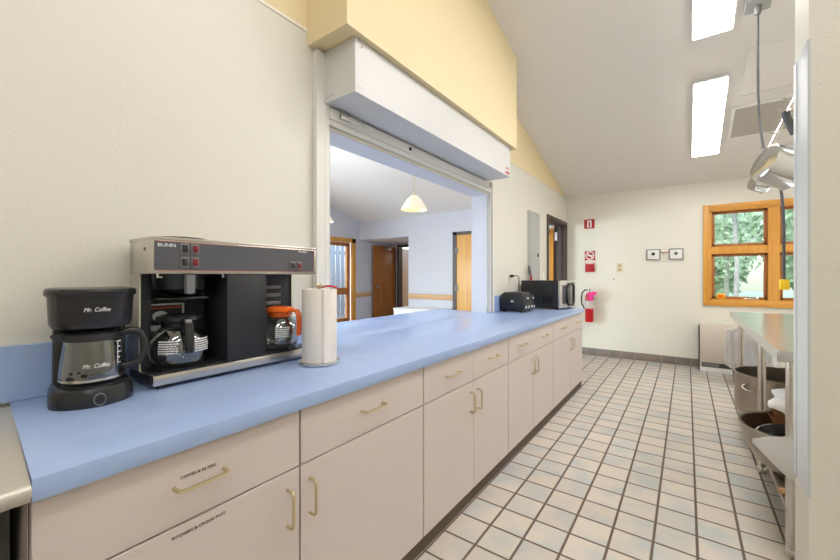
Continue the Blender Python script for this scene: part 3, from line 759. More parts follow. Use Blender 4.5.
# ------------------------------------------------------------------ paper towels
PX, PY = -1.272, 1.043
t = thing('paper_towel_holder', 'chrome upright paper towel holder on the blue counter beside the brewer', 'holder', (PX, PY, CZ))
bm = B(); lathe(bm, [(0, .001), (.08, .001), (.085, .004), (.085, .012), (.08, .014), (0, .014)], seg=36); obj('base', bm, M['chrome'], t)
bm = B(); cyl(bm, (0, 0, .014), (0, 0, .325), .006, seg=12); lathe(bm, [(.006, .318), (.011, .322), (.011, .332), (0, .338)], seg=14); tube(bm, [(0, 0, .33), (.005, -.012, .334), (.006, -.024, .331)], .005); obj('rod', bm, M['brass'], t)
t = thing('paper_towel_roll', 'white paper towel roll standing on the chrome holder', 'paper towels', (PX, PY, CZ + .0145))
bm = B(); lathe(bm, [(.02, 0), (.0705, 0), (.072, .004), (.072, .296), (.0705, .3), (.02, .3)], seg=40); prism(bm, [(.06, -.04), (.0715, -.035), (.074, -.02), (.0725, .0)], 'z', .001, .299); obj('paper', bm, M['paper'], t)
bm = B(); lathe(bm, [(.0195, .001), (.0195, .2995), (.017, .2995), (.017, .001), (.0195, .001)], seg=24); obj('core', bm, M['card'], t)
bm = B(); tube(bm, [(-.02 + .0, .01, .0), (.01, .03, .006), (.02, .055, .006), (.015, .078, .0), (.01, .084, -.012)], .0045, 8)
tag(obj('strap', bm, M['red'], loc=(PX, PY, CZ + .32)), 'bent red plastic strap lying over the top of the paper towel roll', 'strap')

# ------------------------------------------------------------------ toaster, microwave
t = thing('toaster', 'black four slice toaster with chrome lever knobs left of the microwave', 'toaster', (-1.465, 3.80, CZ), -.12)
L, Wd = .27, .25
prof = [(-L/2, .015), (L/2, .015)] + [(L/2, .12)] + [(L/2 - .05 + .05 * math.cos(a), .15 + .05 * math.sin(a)) for a in (.2, .6, 1.1, 1.5)] + [(-L/2 + .07 - .07 * math.cos(a), .13 + .07 * math.sin(a)) for a in (1.5, 1.1, .7, .3, 0)]
bm = B(); prism(bm, prof, 'y', -Wd/2, Wd/2, bev=.012); obj('body', bm, M['black'], t, smooth=50)
bm = B()
for yy in (-.085, -.035, .035, .085): box(bm, (-.09, yy - .012, .196), (.085, yy + .012, .2015))
obj('slot', bm, M['darkgrille'], t)
bm = B(); box(bm, (L/2 - .002, -.115, .025), (L/2 + .008, .115, .17), .006); fp = obj('front_panel', bm, M['blackmat'], t)
for s in (-1, 1):
    bm = B(); box(bm, (L/2 + .006, s*.06 - .022, .135), (L/2 + .03, s*.06 + .022, .15), .004); obj('lever', bm, M['chrome'], t)
    for q in (-.028, .028):
        bm = B(); cyl(bm, (L/2 + .007, s*.06 + q, .055), (L/2 + .022, s*.06 + q, .055), .013, seg=14); obj('knob', bm, M['chrome'], t)
for xx in (-.1, .1):
    for yy in (-.09, .09):
        bm = B(); cyl(bm, (xx, yy, 0), (xx, yy, .016), .014, seg=10); obj('foot', bm, M['black'], t)
bm = B(); lathe(bm, [(0, 0), (.012, 0), (.012, .001), (0, .001)], seg=14, sx=1.4); xform(bm, Matrix.Translation((.02, -Wd/2 - .0005, .11)) @ Matrix.Rotation(PI/2, 4, 'X')); obj('badge', bm, M['chrome'], t)

t = thing('microwave', 'black and stainless microwave oven at the far end of the blue counter', 'microwave', (-1.123, 4.188, CZ), -.19)
mw, md, mh = .375, .478, .318
bm = B(); box(bm, (-md, 0, .014), (-.022, mw, mh), .004); 
obj('case', bm, M['blackmat'], t)
bm = B()
for i in range(6): box(bm, (-.20 + .02 * i, -.0012, .06), (-.19 + .02 * i, .002, .14))
obj('vents', bm, M['black'], t)
bm = B(); box(bm, (-.0225, 0, .018), (0, mw, mh), .005); dr = obj('door', bm, M['brushed'], t)
bm = B(); box(bm, (-.001, .05, .06), (.0018, mw - .12, mh - .05), .001); obj('window', bm, M['slate'], dr)
bm = B(); box(bm, (-.001, mw - .085, .03), (.0018, mw - .012, mh - .02), .001); obj('keypad', bm, M['greyp'], dr)
c = (mw * .55, .165); pts = [(.022, c[0] + .085 * q[0], c[1] + .118 * q[1]) for q in ((.6, 1), (1, .72), (1, -.72), (.6, -1), (-.6, -1), (-1, -.72), (-1, .72), (-.6, 1))]
bm = B(); tube(bm, pts, .0125, 10, closed=True)
for s in (-1, 1): cyl(bm, (0, c[0], c[1] + s * .118), (.022, c[0], c[1] + s * .118), .01, seg=10)
obj('handle', bm, M['black'], dr)
for xx in (-.4, -.05):
    for yy in (.04, mw - .04):
        bm = B(); cyl(bm, (xx, yy, 0), (xx, yy, .0145), .014, seg=10); obj('foot', bm, M['black'], t)
# outlet, plug, cord behind the toaster
t = thing('wall_outlet', 'cream double outlet on the left wall above the toaster', 'outlet', (W, 4.02, 1.24))
bm = B(); box(bm, (0, -.04, -.06), (.006, .04, .06), .002); obj('cover_plate', bm, M['cream'], t)
bm = B(); box(bm, (.006, -.017, -.045), (.009, .017, -.012), .002); box(bm, (.006, -.017, .012), (.009, .017, .045), .002); obj('socket', bm, M['white'], t)
t = thing('power_cord', 'black plug and power cord running from the wall outlet down behind the microwave', 'cord', (W + .0092, 4.02, 1.27))
bm = B(); box(bm, (0, -.015, -.014), (.04, .015, .014), .004); obj('plug', bm, M['black'], t)
bm = B(); tube(bm, [(.04, 0, 0), (.07, .03, .005), (.065, .09, -.02), (.05, .14, -.06), (.035, .17, -.14), (.03, .17, -.34)], .005, 8); obj('cable', bm, M['black'], t)
t = thing('spatula', 'red handled spatula with dark blade leaning upright on the wall behind the microwave', 'spatula', (-1.572, 4.60, CZ + .001))
bm = B(); tube(bm, [(0, 0, 0), (-.004, 0, .2), (-.008, -.02, .37)], [.011, .012, .014], 10); obj('handle', bm, M['red'], t)
bm = B(); tube(bm, [(-.008, -.02, .37), (-.012, -.05, .42), (-.018, -.06, .5)], [.012, .022, .012], 10); obj('blade', bm, M['greyp'], t)
t = thing('electrical_panel', 'tall grey electrical panel cover set in the left wall', 'electrical panel', (W, 4.61, 1.10))
bm = B(); box(bm, (0, 0, 0), (.012, .44, 1.005), .002); obj('cover', bm, M['panelgrey'], t)
bm = B(); box(bm, (.012, .05, .06), (.02, .39, .945), .003); pd = obj('door', bm, M['panelgrey'], t)
bm = B(); box(bm, (.02, .32, .42), (.026, .355, .47), .002); obj('latch', bm, M['black'], pd)
t = thing('light_switch', 'white light switch plate between the electrical panel and the door', 'switch', (W, 5.24, 1.26))
bm = B(); box(bm, (0, -.04, -.06), (.006, .04, .06), .002); obj('cover_plate', bm, M['white'], t)
bm = B(); box(bm, (.006, -.006, -.012), (.014, .006, .012), .002); obj('toggle', bm, M['white'], t)

# ------------------------------------------------------------------ far wall fittings
def plate(x0, x1, z0, z1, th=.004): return box(B(), (x0, YF - th, z0), (x1, YF, z1), .001, seg=1)
t = thing('extinguisher_sign', 'red sign with a white extinguisher symbol, topmost on the far wall', 'sign', (0, 0, 0))
obj('plate', plate(-1.362, -1.205, 2.035, 2.185), M['redsign'], t)
bm = B(); y = YF - .0046
box(bm, (-1.315, y, 2.055), (-1.25, y + .001, 2.165)); obj('symbol_panel', bm, M['whitetxt'], t)
bm = B(); box(bm, (-1.295, y - .001, 2.06), (-1.27, y, 2.125)); box(bm, (-1.288, y - .001, 2.125), (-1.277, y, 2.143)); box(bm, (-1.300, y - .001, 2.138), (-1.265, y, 2.146)); obj('symbol', bm, M['redsign'], t)
t = thing('no_smoking_sign', 'red square no smoking sign with white ring on the far wall', 'sign', (0, 0, 0))
obj('plate', plate(-1.352, -1.198, 1.512, 1.672), M['redsign'], t)
bm = B(); c = Vector((-1.275, YF - .005, 1.6))
ringp = [(.066, 0), (.066, .001), (.052, .001), (.052, 0), (.066, 0)]
lathe(bm, ringp, seg=28); xform(bm, Matrix.Translation(c) @ Matrix.Rotation(PI/2, 4, 'X'))
b2 = B(); box(b2, (-.056, -.001, -.008), (.056, 0, .008)); xform(b2, Matrix.Translation(c) @ Matrix.Rotation(.78, 4, 'Y')); me = bpy.data.meshes.new('x'); b2.to_mesh(me); bm.from_mesh(me); b2.free()
box(bm, (c.x - .042, c.y - .0008, c.z - .008), (c.x + .042, c.y, c.z + .008)); obj('symbol', bm, M['whitetxt'], t)
bm = B(); box(bm, (-1.34, YF - .0052, 1.516), (-1.21, YF - .004, 1.527)); obj('caption', bm, M['whitetxt'], t)
t = thing('fire_alarm_pull', 'small red square pull station directly under the no smoking sign', 'alarm box', (0, 0, 0))
bm = B(); box(bm, (-1.342, YF - .03, 1.335), (-1.205, YF, 1.482), .005); obj('box', bm, M['redsign'], t)
bm = B(); box(bm, (-1.30, YF - .034, 1.395), (-1.25, YF - .03, 1.425), .002); obj('lever', bm, M['red'], t)
bm = B(); box(bm, (-1.33, YF - .0312, 1.465), (-1.22, YF - .0302, 1.476)); obj('caption', bm, M['whitetxt'], t)

t = thing('fire_extinguisher', 'red fire extinguisher with black hose and pink tag hung on the far wall', 'fire extinguisher', (-1.265, YF - .10, .54))
bm = B(); lathe(bm, [(0, 0), (.058, 0), (.062, .006), (.062, .39), (.055, .43), (.03, .458), (.022, .465), (.022, .48), (0, .48)], seg=28); obj('cylinder', bm, M['red'], t)
bm = B(); lathe(bm, [(.0625, .215), (.0635, .215), (.0635, .34), (.0625, .34)], seg=28); obj('instruction_label', bm, mat('label_grey', (206, 200, 196), .6, var=.2, vscale=70), t)
bm = B(); cyl(bm, (0, 0, .478), (0, 0, .53), .02, seg=14); tube(bm, [(0, -.01, .52), (.02, -.07, .545), (.03, -.12, .55)], .009); tube(bm, [(0, -.01, .50), (.02, -.07, .495), (.03, -.11, .485)], .008); cyl(bm, (0, 0, .53), (0, 0, .555), .009, seg=10); obj('valve', bm, M['steel'], t)
bm = B(); tube(bm, [(-.015, -.01, .505), (-.06, -.03, .51), (-.10, -.03, .46), (-.115, -.02, .38), (-.11, -.01, .29), (-.085, 0, .235), (-.075, 0, .20)], .0105, 10); obj('hose', bm, M['black'], t)
bm = B()
for (dx, dz, a) in ((0.05, -.02, .2), (.065, .0, .9), (.03, -.03, -.4)):
    b2 = B(); prism(b2, [(-.024, -.075), (.024, -.065), (.028, .05), (.0, .075), (-.024, .04)], 'y', -.001, .001); xform(b2, Matrix.Translation((dx, -.085 - abs(dz) * .2, .44 + dz)) @ Matrix.Rotation(a, 4, 'Y')); me = bpy.data.meshes.new('x'); b2.to_mesh(me); bm.from_mesh(me); b2.free()
obj('tag', bm, M['pink'], t, label='bright pink inspection tag')
bm = B(); box(bm, (-.02, .055, .28), (.02, .10, .46), .003); box(bm, (-.066, .02, .36), (.066, .06, .375)); obj('bracket', bm, M['steeldark'], t)

t = thing('wall_outlet', 'yellowed outlet plate alone on the far wall', 'outlet', (-.848, YF, 1.40))
bm = B(); box(bm, (-.045, -.006, -.07), (.045, 0, .07), .002); obj('cover_plate', bm, M['cream'], t)
bm = B()
for zz in (-.032, .032): box(bm, (-.02, -.009, zz - .02), (.02, -.006, zz + .02), .002)
obj('socket', bm, mat('tan_socket', (190, 168, 110), .4), t)
bm = B(); cyl(bm, (-.93, YF - .006, 1.22), (-.93, YF, 1.22), .012, seg=12); tag(obj('wall_plug', bm, M['steeldark']), 'tiny dark screw head alone on the far wall below the yellowed outlet', 'screw')
def pullbox(x, lab, knob):
    t = thing('control_plate', lab, 'control plate', (x, YF, 1.585), group='grey framed control plates on the far wall')
    bm = B(); box(bm, (-.075, -.022, -.07), (.075, 0, .07), .003); obj('plate', bm, M['white'], t)
    bm = B()
    for q in ((-.088, .088, .066, .078), (-.088, .088, -.078, -.066), (-.088, -.074, -.078, .078), (.074, .088, -.078, .078)): box(bm, (q[0], -.028, q[2]), (q[1], 0, q[3]), .002)
    obj('frame', bm, M['greyp'], t)
    bm = B(); xform(lathe(bm, [(0, 0), (.022, 0), (.022, .012), (.014, .02), (0, .022)], seg=18), Matrix.Translation((0, -.022, .01)) @ Matrix.Rotation(PI/2, 4, 'X')); obj('knob', bm, knob, t)
    return t
a = pullbox(-.404, 'left grey framed control plate on the far wall, with black knob', M['black'])
b = dup(a, (-.128, YF, 1.585), 'right grey framed control plate, nearer the window, with grey knob')
for ch in kids(b):
    if ch.name.startswith('knob'): ch.data = ch.data.copy(); ch.data.materials[0] = M['greyp']
bm = B(); cyl(bm, (-.316, YF - .012, 1.612), (-.216, YF - .012, 1.612), .006, seg=10); tag(obj('conduit', bm, mat('copper', (196, 120, 84), .4, .8)), 'short copper conduit joining the two control plates', 'conduit')

t = thing('wall_heater', 'beige floor standing wall heater with dark grille below the window', 'heater', (.141, 6.24, 0))
hw = .64
bm = B(); box(bm, (0, 0, .125), (hw, .24, .622), .008); box(bm, (0, .012, .06), (hw, .24, .125)); obj('cabinet', bm, M['beige'], t)
bm = B(); box(bm, (.02, .004, .066), (hw - .02, .013, .122)); gr = obj('grille', bm, M['darkgrille'], t)
bm = B(); box(bm, (.03, -.001, .07), (.2, .005, .118), .002); obj('cover', bm, M['greyp'], gr)
bm = B(); box(bm, (0, -.004, 0), (hw, .24, .06), .004); obj('plinth', bm, M['white'], t)
bm = B(); box(bm, (-.012, .03, .0), (-.001, .24, .60)); obj('side_panel', bm, M['darkgrille'], t)

# ------------------------------------------------------------------ ceiling fittings
sa = math.atan(SL)
def on_ceiling(x, y): return Matrix.Translation((x, y, zc(y))) @ Matrix.Rotation(-sa, 4, 'X')
def place_c(o, x, y): o.matrix_world = on_ceiling(x, y); return o
cs = math.cos(sa)
def fixture(x, y0, y1, lab):
    ln = (y1 - y0) / cs
    t = thing('ceiling_light', lab, 'ceiling light', group='ceiling light panels')
    t.rotation_euler = (-sa, 0, 0); t.location = (x, (y0 + y1) / 2, zc((y0 + y1) / 2))
    bm = B(); box(bm, (-.136, -ln/2 - .022, -.034), (.136, ln/2 + .022, 0), .003); obj('housing', bm, M['shut'], t)
    bm = B(); box(bm, (-.126, -ln/2, -.041), (.126, ln/2, -.0345), .003); obj('lens', bm, M['lamp'], t)
    return t
f1 = fixture(.18, 4.39, 5.715, 'glowing ceiling light panel nearer the far wall')
dup(f1, (.165, 3.17, zc(3.17)), 'glowing ceiling light panel nearer the camera, cut by the top edge')
dup(f1, (.165, 1.25, zc(1.25)), 'added unseen ceiling light panel overhead behind the top edge of the view')  # extra fixture above the view, added to brighten the room
dup(f1, (1.9, 5.05, zc(5.05)), 'added unseen ceiling light panel over the far right side of the kitchen')  # out of view, added for more light at the far end
dup(f1, (1.9, 3.17, zc(3.17)), 'added ceiling light panel over the right side of the kitchen, unseen behind the partition')  # hidden fixture added to light the right side
for x, lab in ((.165, 'added ceiling light panel unseen behind the camera'), (1.7, 'added unseen ceiling light panel in the right rear of the kitchen')):  # added behind the camera to light cabinet fronts and partition
    q = dup(f1, (x, -.9, zc(-.9)), lab); q.rotation_euler = (sa, 0, 0)
t = thing('ceiling_vent', 'square perforated return air grille set in the sloped ceiling', 'vent'); t.location = (.66, 5.21, zc(5.21)); t.rotation_euler = (-sa, 0, 0)
bm = B()
for q in ((-.29, .29, -.30, -.27), (-.29, .29, .27, .30), (-.29, -.26, -.30, .30), (.26, .29, -.30, .30)): box(bm, (q[0], q[2], -.012), (q[1], q[3], 0), .002)
obj('frame', bm, M['ceil'], t)
bm = B(); box(bm, (-.262, -.272, -.004), (.262, .272, -.001)); obj('backing', bm, M['greyp'], t)
bm = B()
for i in range(44): box(bm, (-.262, -.272 + i * .0125, -.0085), (.262, -.2645 + i * .0125, -.005))
obj('slats', bm, M['grille'], t)
t = thing('access_panel', 'plain square access panel flush in the ceiling above the vent', 'access panel'); t.location = (.70, 4.46, zc(4.46)); t.rotation_euler = (-sa, 0, 0)
bm = B(); box(bm, (-.28, -.30, -.005), (.28, .30, 0), .002); obj('panel', bm, M['ceil'], t)
bm = B()
for q in ((-.295, .295, -.315, -.303), (-.295, .295, .303, .315), (-.295, -.283, -.315, .315), (.283, .295, -.315, .315)): box(bm, (q[0], q[2], -.007), (q[1], q[3], 0))
obj('frame', bm, M['ceil'], t)
# drop cord
JB = (.425, 3.69)
t = thing('drop_cord', 'grey drop cord from the ceiling box ending in a yellow outlet by the window', 'cord', (0, 0, 0))
bm = B(); box(bm, (-.075, -.06, -.035), (.075, .06, 0), .006); o = obj('ceiling_box', bm, M['panelgrey'], t); o.location = (JB[0], JB[1], zc(JB[1])); o.rotation_euler = (-sa, 0, 0)
bm = B(); cyl(bm, (JB[0], JB[1], zc(JB[1]) - .09), (JB[0], JB[1], zc(JB[1]) - .03), .018, .026, 14); obj('cord_grip', bm, M['greyp'], t)
cp = [(JB[0], JB[1], zc(JB[1]) - .06), (.425, 3.69, 2.95), (.425, 3.67, 2.60), (.43, 3.6, 2.32), (.44, 3.45, 2.08), (.455, 3.2, 1.9), (.462, 3.08, 1.75), (.463, 3.03, 1.55), (.462, 3.02, 1.36), (.462, 3.01, 1.24)]
def smoothpts(P, n=5):
    P = [Vector(p) for p in P]; out = []
    for i in range(len(P) - 1):
        p0, p1, p2, p3 = P[max(i-1, 0)], P[i], P[i+1], P[min(i+2, len(P)-1)]
        for k in range(n):
            u = k / n; out.append(.5 * ((2*p1) + (p2-p0)*u + (2*p0-5*p1+4*p2-p3)*u*u + (-p0+3*p1-3*p2+p3)*u**3))
    return out + [P[-1]]
bm = B(); tube(bm, smoothpts(cp), .0075, 8); obj('cable', bm, M['rubber'], t)
bm = B(); box(bm, (.442, 2.985, 1.19), (.482, 3.035, 1.25), .006); obj('outlet_head', bm, M['yellowp'], t)

# ------------------------------------------------------------------ pan rack and pans
t = thing('pan_rack', 'steel wire pan rack with hooks hanging from the ceiling beside the partition wall', 'pan rack', (0, 0, 0))
RZ = 2.12
rail = lambda y: .418 + (y - 2.5) * .026
for dx in (0, .35, .7):
    bm = B(); box(bm, (rail(2.2) + dx - .004, 2.2, RZ - .007), (rail(2.2) + dx + .002, 3.92, RZ + .007)); xform(bm, Matrix.Translation((rail(2.2) + dx, 2.2, 0)) @ Matrix.Rotation(-.026, 4, 'Z') @ Matrix.Translation((-rail(2.2) - dx, -2.2, 0))); obj('rail', bm, M['steel'], t)
for y in (2.25, 2.8, 3.35, 3.9):
    bm = B(); cyl(bm, (rail(y), y, RZ), (rail(y) + .7, y, RZ), .006, seg=8); obj('crossbar', bm, M['chrome'], t)
for x, y in ((.85, 2.25), (.85, 3.9)):
    bm = B(); cyl(bm, (x, y, RZ), (x, y, zc(y)), .006, seg=8); obj('hanger_rod', bm, M['steeldark'], t)
HK = [2.36, 2.5, 2.66, 2.86, 3.02, 3.2, 3.38, 3.56, 3.74, 3.88]
for y in HK:
    x = rail(y); bm = B(); tube(bm, [(x - .006, y, RZ + .03), (x + .008, y, RZ + .034), (x + .009, y, RZ), (x - .008, y, RZ - .045), (x - .03, y, RZ - .052), (x - .055, y, RZ - .035)], .0035, 6); obj('hook', bm, M['chrome'], t)
def pan(loc, off, R, h, th, ph, lab, grip):
    """hanging pan: origin at its hook, off = centre of its bottom, opening turned by th, tilted by ph"""
    t = thing('saucepan', lab, 'pan', loc, group='pans hanging from the rack')
    mt = Matrix.Translation(off) @ Matrix.Rotation(ph, 4, 'Y') @ Matrix.Rotation(th, 4, 'Z') @ Matrix.Rotation(-PI/2, 4, 'X')
    bm = B(); lathe(bm, [(0, 0), (R * .84, 0), (R * .95, .008), (R * .99, .025), (R, h), (R + .005, h + .003), (R - .003, h + .003), (R * .965, .027), (R * .92, .012), (0, .005)], seg=44); xform(bm, mt); obj('bowl', bm, M['steeltop'], t)
    at = mt @ Vector((0, -R, h * .75)); up = (mt @ Vector((0, -R - .03, h * .8))); a2 = at.lerp(Vector((0, 0, 0)), .35) + (up - at) * .4
    bm = B(); tube(bm, [at, up, a2], [.013, .011, .01], 8); obj('handle_bracket', bm, M['chrome'], t)
    bm = B(); e = Vector((0, 0, -.004)); tube(bm, smoothpts([a2, a2.lerp(e, .5) + Vector((-.004, 0, .0)), e.lerp(a2, .2) + Vector((-.006, 0, .004)), e], 3), .0165 if grip else .007, 10); obj('handle', bm, M['rubber'] if grip else M['chrome'], t)
    return t
pan((rail(2.5) - .028, 2.5, RZ - .05), (-.085, .0, -.232), .094, .14, -1.2, .42, 'large polished steel saucepan with dark grip hanging nearest on the rack', True)
pan((rail(3.38) - .028, 3.38, RZ - .05), (-.055, .0, -.165), .05, .085, -1.1, .3, 'smaller polished steel pan hanging behind the large saucepan', False)

# ------------------------------------------------------------------ steel work table
TZ = .935; TX0 = .328; TX1 = 1.09; TY0 = 2.292; TY1 = 4.55
t = thing('work_table', 'long stainless steel work table along the right with open lower shelf', 'table', (0, 0, 0))
bm = B()
prism(bm, [(TX0, TZ - .045), (TX0 + .006, TZ - .05), (TX0 + .012, TZ - .045), (TX0 + .012, TZ - .012), (TX1 - .012, TZ - .012), (TX1 - .012, TZ - .045), (TX1 - .006, TZ - .05), (TX1, TZ - .045), (TX1, TZ - .006), (TX1 - .006, TZ), (TX0 + .006, TZ), (TX0, TZ - .006)], 'y', TY0, TY1)
box(bm, (TX0 + .002, TY0 - .002, TZ - .048), (TX1 - .002, TY0 + .004, TZ - .002), .0015); obj('tabletop', bm, M['tabletop'], t)
LG = [(.40, 4.45), (.392, 3.24), (.382, 2.335), (1.04, 4.45), (1.04, 3.24), (1.04, 2.335)]
for (x, y) in LG:
    bm = B(); cyl(bm, (x, y, .03), (x, y, TZ - .013), .0205, seg=18); lathe(bm, [(0, 0), (.018, 0), (.026, .012), (.024, .04), (.0205, .045)], (x, y, 0), 16); obj('leg', bm, M['steel'], t)
SZ = .232
bm = B(); box(bm, (.366, 2.32, SZ - .028), (1.06, 4.47, SZ), .003); obj('lower_shelf', bm, M['steeldark'], t)

sp = thing('stock_pot', 'large dull steel stock pot on the lower shelf of the work table', 'pot', (.565, 3.83, SZ + .001))
R = .262; h = .30
bm = B(); lathe(bm, [(0, 0), (R - .012, 0), (R, .012), (R, h - .006), (R + .007, h), (R, h + .004), (R - .005, h), (R - .005, .014), (R - .014, .006), (0, .006)], seg=56); obj('body', bm, M['steeldark'], sp)
for a in (PI + .82, .82):
    c, s_ = math.cos(a), math.sin(a); tn = Vector((-s_, c, 0)); rd = Vector((c, s_, 0))
    P = [rd * R - tn * .05, rd * (R + .03) - tn * .045 + Vector((0, 0, -.02)), rd * (R + .035) + Vector((0, 0, -.035)), rd * (R + .03) + tn * .045 + Vector((0, 0, -.02)), rd * R + tn * .05]
    bm = B(); tube(bm, smoothpts([p + Vector((0, 0, h - .07)) for p in P], 4), .007, 8); obj('handle', bm, M['steeldark'], sp)
# mixing bowl with contents
mb = thing('mixing_bowl', 'big steel mixing bowl sticking out from the lower shelf of the work table', 'bowl', (.495, 2.73, SZ + .001))
bm = B(); lathe(bm, [(0, .0), (.10, .0), (.14, .012), (.2, .065), (.24, .145), (.256, .236), (.264, .24), (.262, .246), (.25, .24), (.234, .147), (.195, .071), (.135, .018), (0, .006)], seg=56); obj('bowl', bm, M['steeldark'], mb)
sk = thing('skillet', 'black frying pan lying inside the big steel mixing bowl', 'pan', (.415, 2.655, SZ + .195))
sk.scale = (.72, .72, .8); sk.rotation_euler = (.10, -.12, 0)
bm = B(); lathe(bm, [(0, 0), (.12, 0), (.15, .035), (.155, .04), (.148, .04), (.118, .006), (0, .006)], seg=36); obj('pan', bm, M['black'], sk)
bm = B(); lathe(bm, [(.151, .034), (.158, .038), (.158, .044), (.15, .044), (.151, .034)], seg=36); obj('rim', bm, M['steeltop'], sk)
bm = B(); tube(bm, smoothpts([(.02, -.06, .05), (.05, -.03, .07), (.09, -.06, .075), (.07, -.11, .06)], 4), .011, 8); obj('handle', bm, M['chrome'], sk)
for i in range(2):
    wb = thing('wicker_bowl', ['brown woven bowl at the right inside the mixing bowl, lower of two', 'brown woven bowl stacked on top of the other in the mixing bowl'][i], 'bowl', (.482, 2.87, SZ + .17 + i * .055), group='woven bowls in the mixing bowl')
    bm = B(); lathe(bm, [(0, 0), (.07, 0), (.11, .09), (.105, .09), (.066, .006), (0, .006)], seg=28); obj('bowl', bm, M['wicker'], wb)
def crumple(name, P, sz, seed, m, lab, cat):
    random.seed(seed); bm = B(); bmesh.ops.create_icosphere(bm, subdivisions=4, radius=1)
    from mathutils import noise
    for v in bm.verts:
        n = noise.noise(v.co * 2.1 + Vector((seed, 0, 0))) * .35 + noise.noise(v.co * 5.3 + Vector((0, seed, 0))) * .16
        v.co *= 1 + n; v.co.x *= sz[0]; v.co.y *= sz[1]; v.co.z = max(v.co.z * sz[2], -sz[2] * .8)
    o = obj(name, bm, m, None, 80); o.location = P; return tag(o, lab, cat)
crumple('plastic_bag', (.462, 2.505, .655), (.125, .125, .08), 3, M['bagw'], 'crumpled white plastic bag on the shelf beside the mixing bowl', 'bag')
# sheet-like white bag draped off the bowl towards the camera
bm = B(); grid = []
nu, nv = 14, 16
for i in range(nu + 1):
    row = []
    for j in range(nv + 1):
        u = i / nu; v = j / nv
        def lerp4(P, v):
            k = min(int(v * (len(P) - 1)), len(P) - 2); q = v * (len(P) - 1) - k; return Vector(P[k]).lerp(Vector(P[k + 1]), q)
        T = lerp4([(.262, 2.44, .468), (.352, 2.325, .535), (.44, 2.275, .64), (.85, 2.27, .66)], v)
        Q = lerp4([(.258, 2.43, .452), (.392, 2.282, .355), (.62, 2.262, .24), (.85, 2.27, .15)], v)
        p = T.lerp(Q, u); p.y -= .05 * math.sin(PI * u) * min(1, v * 3); x, y, z = p
        z += .008 * math.sin(9 * v + 3 * u) + .006 * math.sin(14 * u + 5 * v)
        row.append(bm.verts.new((x, y, z)))
    grid.append(row)
for i in range(nu):
    for j in range(nv): bm.faces.new((grid[i][j], grid[i+1][j], grid[i+1][j+1], grid[i][j+1]))
bmesh.ops.solidify(bm, geom=bm.faces[:], thickness=.003)
tag(obj('cloth', bm, M['bagw'], smooth=80), 'white sheet of plastic draped over the near side of the mixing bowl', 'sheet')
t = thing('wooden_spoon', 'wooden spoon handle poking out under the white sheet at the table leg', 'spoon', (.352, 2.44, .252))
bm = B(); tube(bm, [(0, 0, 0), (.012, 0, 0), (.3, -.02, 0)], [.012, .015, .011], 10); obj('handle', bm, M['railwood'], t)
bm = B(); lathe(bm, [(0, -.006), (.03, -.004), (.034, 0), (.03, .004), (0, .006)], seg=16, sx=1.4); xform(bm, Matrix.Translation((.34, -.02, 0))); obj('bowl', bm, M['railwood'], t)

# trash can with liner
t = thing('trash_can', 'grey trash can with a clear plastic liner beyond the work table', 'trash can', (.60, 5.72, 0))
bm = B(); lathe(bm, [(0, .004), (.15, .004), (.155, .01), (.195, .60), (.2, .61), (.19, .61), (.147, .02), (0, .014)], seg=36); obj('bin', bm, M['bin'], t)
from mathutils import noise as mn
bm = B(); lathe(bm, [(.18, .45), (.188, .605), (.2, .63), (.212, .61), (.222, .52), (.225, .4), (.235, .3), (.235, .24), (.22, .215), (.205, .23)], seg=64)
for v in bm.verts:
    n = mn.noise(v.co * 9) * .028 + mn.noise(v.co * 22) * .01; d = Vector((v.co.x, v.co.y, 0)).normalized(); th = math.atan2(v.co.y, v.co.x); n += .009 * math.sin(13 * th + 14 * v.co.z) + .006 * math.sin(29 * th - 9 * v.co.z); v.co += d * n; v.co.z += mn.noise(v.co * 6 + Vector((5, 0, 0))) * .03
obj('liner', bm, M['bag'], t, smooth=80)

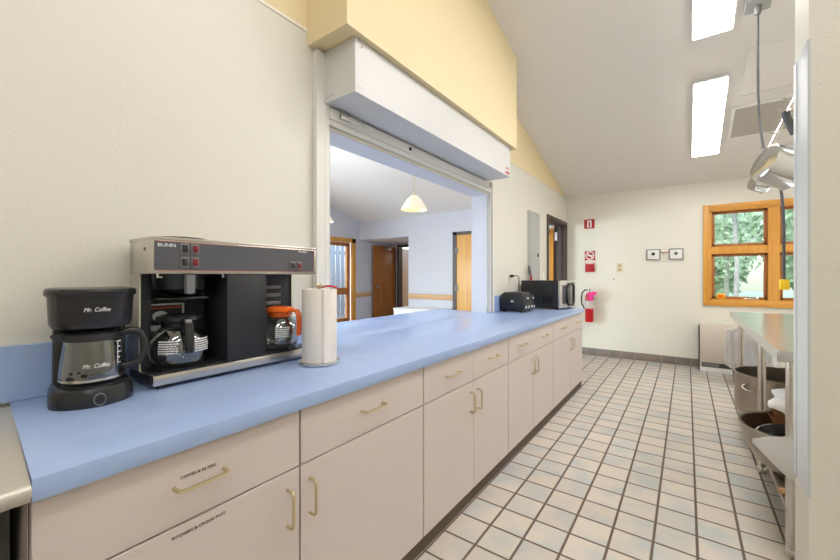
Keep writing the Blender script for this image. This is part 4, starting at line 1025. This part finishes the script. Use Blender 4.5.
# ------------------------------------------------------------------ hall furniture and lamps
t = thing('side_cabinet', 'low white cabinet against the hall wall below the wooden rail', 'cabinet', (-4.90, 5.93, 0))
bm = B(); box(bm, (0, 0, .05), (1.03, .565, .585)); obj('body', bm, M['white'], t)
bm = B(); box(bm, (-.01, -.015, .585), (1.04, .567, .615), .003); obj('top', bm, M['white'], t)
bm = B(); box(bm, (.03, .03, 0), (1.0, .54, .05)); obj('plinth', bm, M['bframe'], t)
for a, b in ((.005, .513), (.517, 1.025)):
    bm = B(); box(bm, (a, -.014, .06), (b, -.0005, .58), .002); obj('door', bm, M['white'], t)
def pendant(x, y, zb, lab):
    t = thing('pendant_lamp', lab, 'pendant lamp', (x, y, zb), group='pendant lamps in the hall')
    bm = B(); lathe(bm, [(.182, .0), (.186, .004), (.18, .02), (.1, .145), (.035, .205), (.03, .205), (.095, .143), (.174, .02), (.182, .0)], seg=36); obj('shade', bm, M['opal'], t)
    bm = B(); lathe(bm, [(0, .04), (.03, .055), (.036, .09), (.02, .13), (0, .14)], seg=16); obj('bulb', bm, M['bulb'], t)
    bm = B(); lathe(bm, [(0, .14), (.02, .14), (.02, .19), (.038, .2), (.038, .212), (.014, .235), (0, .235)], seg=18); obj('cap', bm, M['brass'], t)
    bm = B(); cyl(bm, (0, 0, .23), (0, 0, zc(y) - zb - .015), .006, seg=8); obj('stem', bm, M['brass'], t)
    bm = B(); lathe(bm, [(0, -.02), (.05, -.02), (.06, 0), (.06, .012), (0, .012)], (0, 0, zc(y) - zb - .012), 18); obj('canopy', bm, M['brass'], t)
    return t
p = pendant(-3.09, 4.18, 2.19, 'glowing white conical pendant lamp in the middle of the serving opening')
dup(p, (-5.02, 4.18, 2.19), 'conical pendant lamp half hidden behind the left shutter guide')
dup(p, (-4.0, 1.4, 2.19), 'conical pendant lamp deeper in the hall hidden by the wall')

# ------------------------------------------------------------------ light
wd = bpy.data.worlds.new('world'); SC.world = wd; wd.use_nodes = True
nt = wd.node_tree; nt.nodes.clear()
sky = nt.nodes.new('ShaderNodeTexSky'); sky.sky_type = 'NISHITA'; sky.sun_elevation = math.radians(48); sky.sun_rotation = math.radians(200); sky.sun_disc = False
sky.air_density = 1.2; sky.dust_density = 2.0
bg = nt.nodes.new('ShaderNodeBackground'); bg.inputs['Strength'].default_value = .85
ow = nt.nodes.new('ShaderNodeOutputWorld'); nt.links.new(sky.outputs[0], bg.inputs[0]); nt.links.new(bg.outputs[0], ow.inputs[0])
def area(name, loc, target, sx, sy, e, col):
    l = bpy.data.lights.new(name, 'AREA'); l.shape = 'RECTANGLE'; l.size = sx; l.size_y = sy; l.energy = e; l.color = col
    o = bpy.data.objects.new(name, l); COL.objects.link(o); o.location = loc
    o.rotation_euler = (Vector(target) - Vector(loc)).to_track_quat('-Z', 'Y').to_euler(); return o
area('hall_fill_area', (XH - .2, 1.45, 1.55), (0, 1.45, 1.4), 3.8, 1.4, 430, (.93, .95, 1.0))  # added area light at the unseen window, brightens the hall
area('corridor_area_light', (-5.8, 9.0, 2.1), (-5.8, 9.0, 0), .8, .8, 14, (1, .92, .82))  # unseen warm area light below the closed corridor ceiling, facing down

SC.view_settings.view_transform = 'Standard'; SC.view_settings.look = 'None'; SC.view_settings.gamma = 1.0
SC.view_settings.use_curve_mapping = False; SC.view_settings.exposure = 0.0
SC.cycles.max_bounces = 10; SC.cycles.diffuse_bounces = 5; SC.cycles.transparent_max_bounces = 16
SC.cycles.use_denoising = True; SC.cycles.sample_clamp_indirect = 6.0
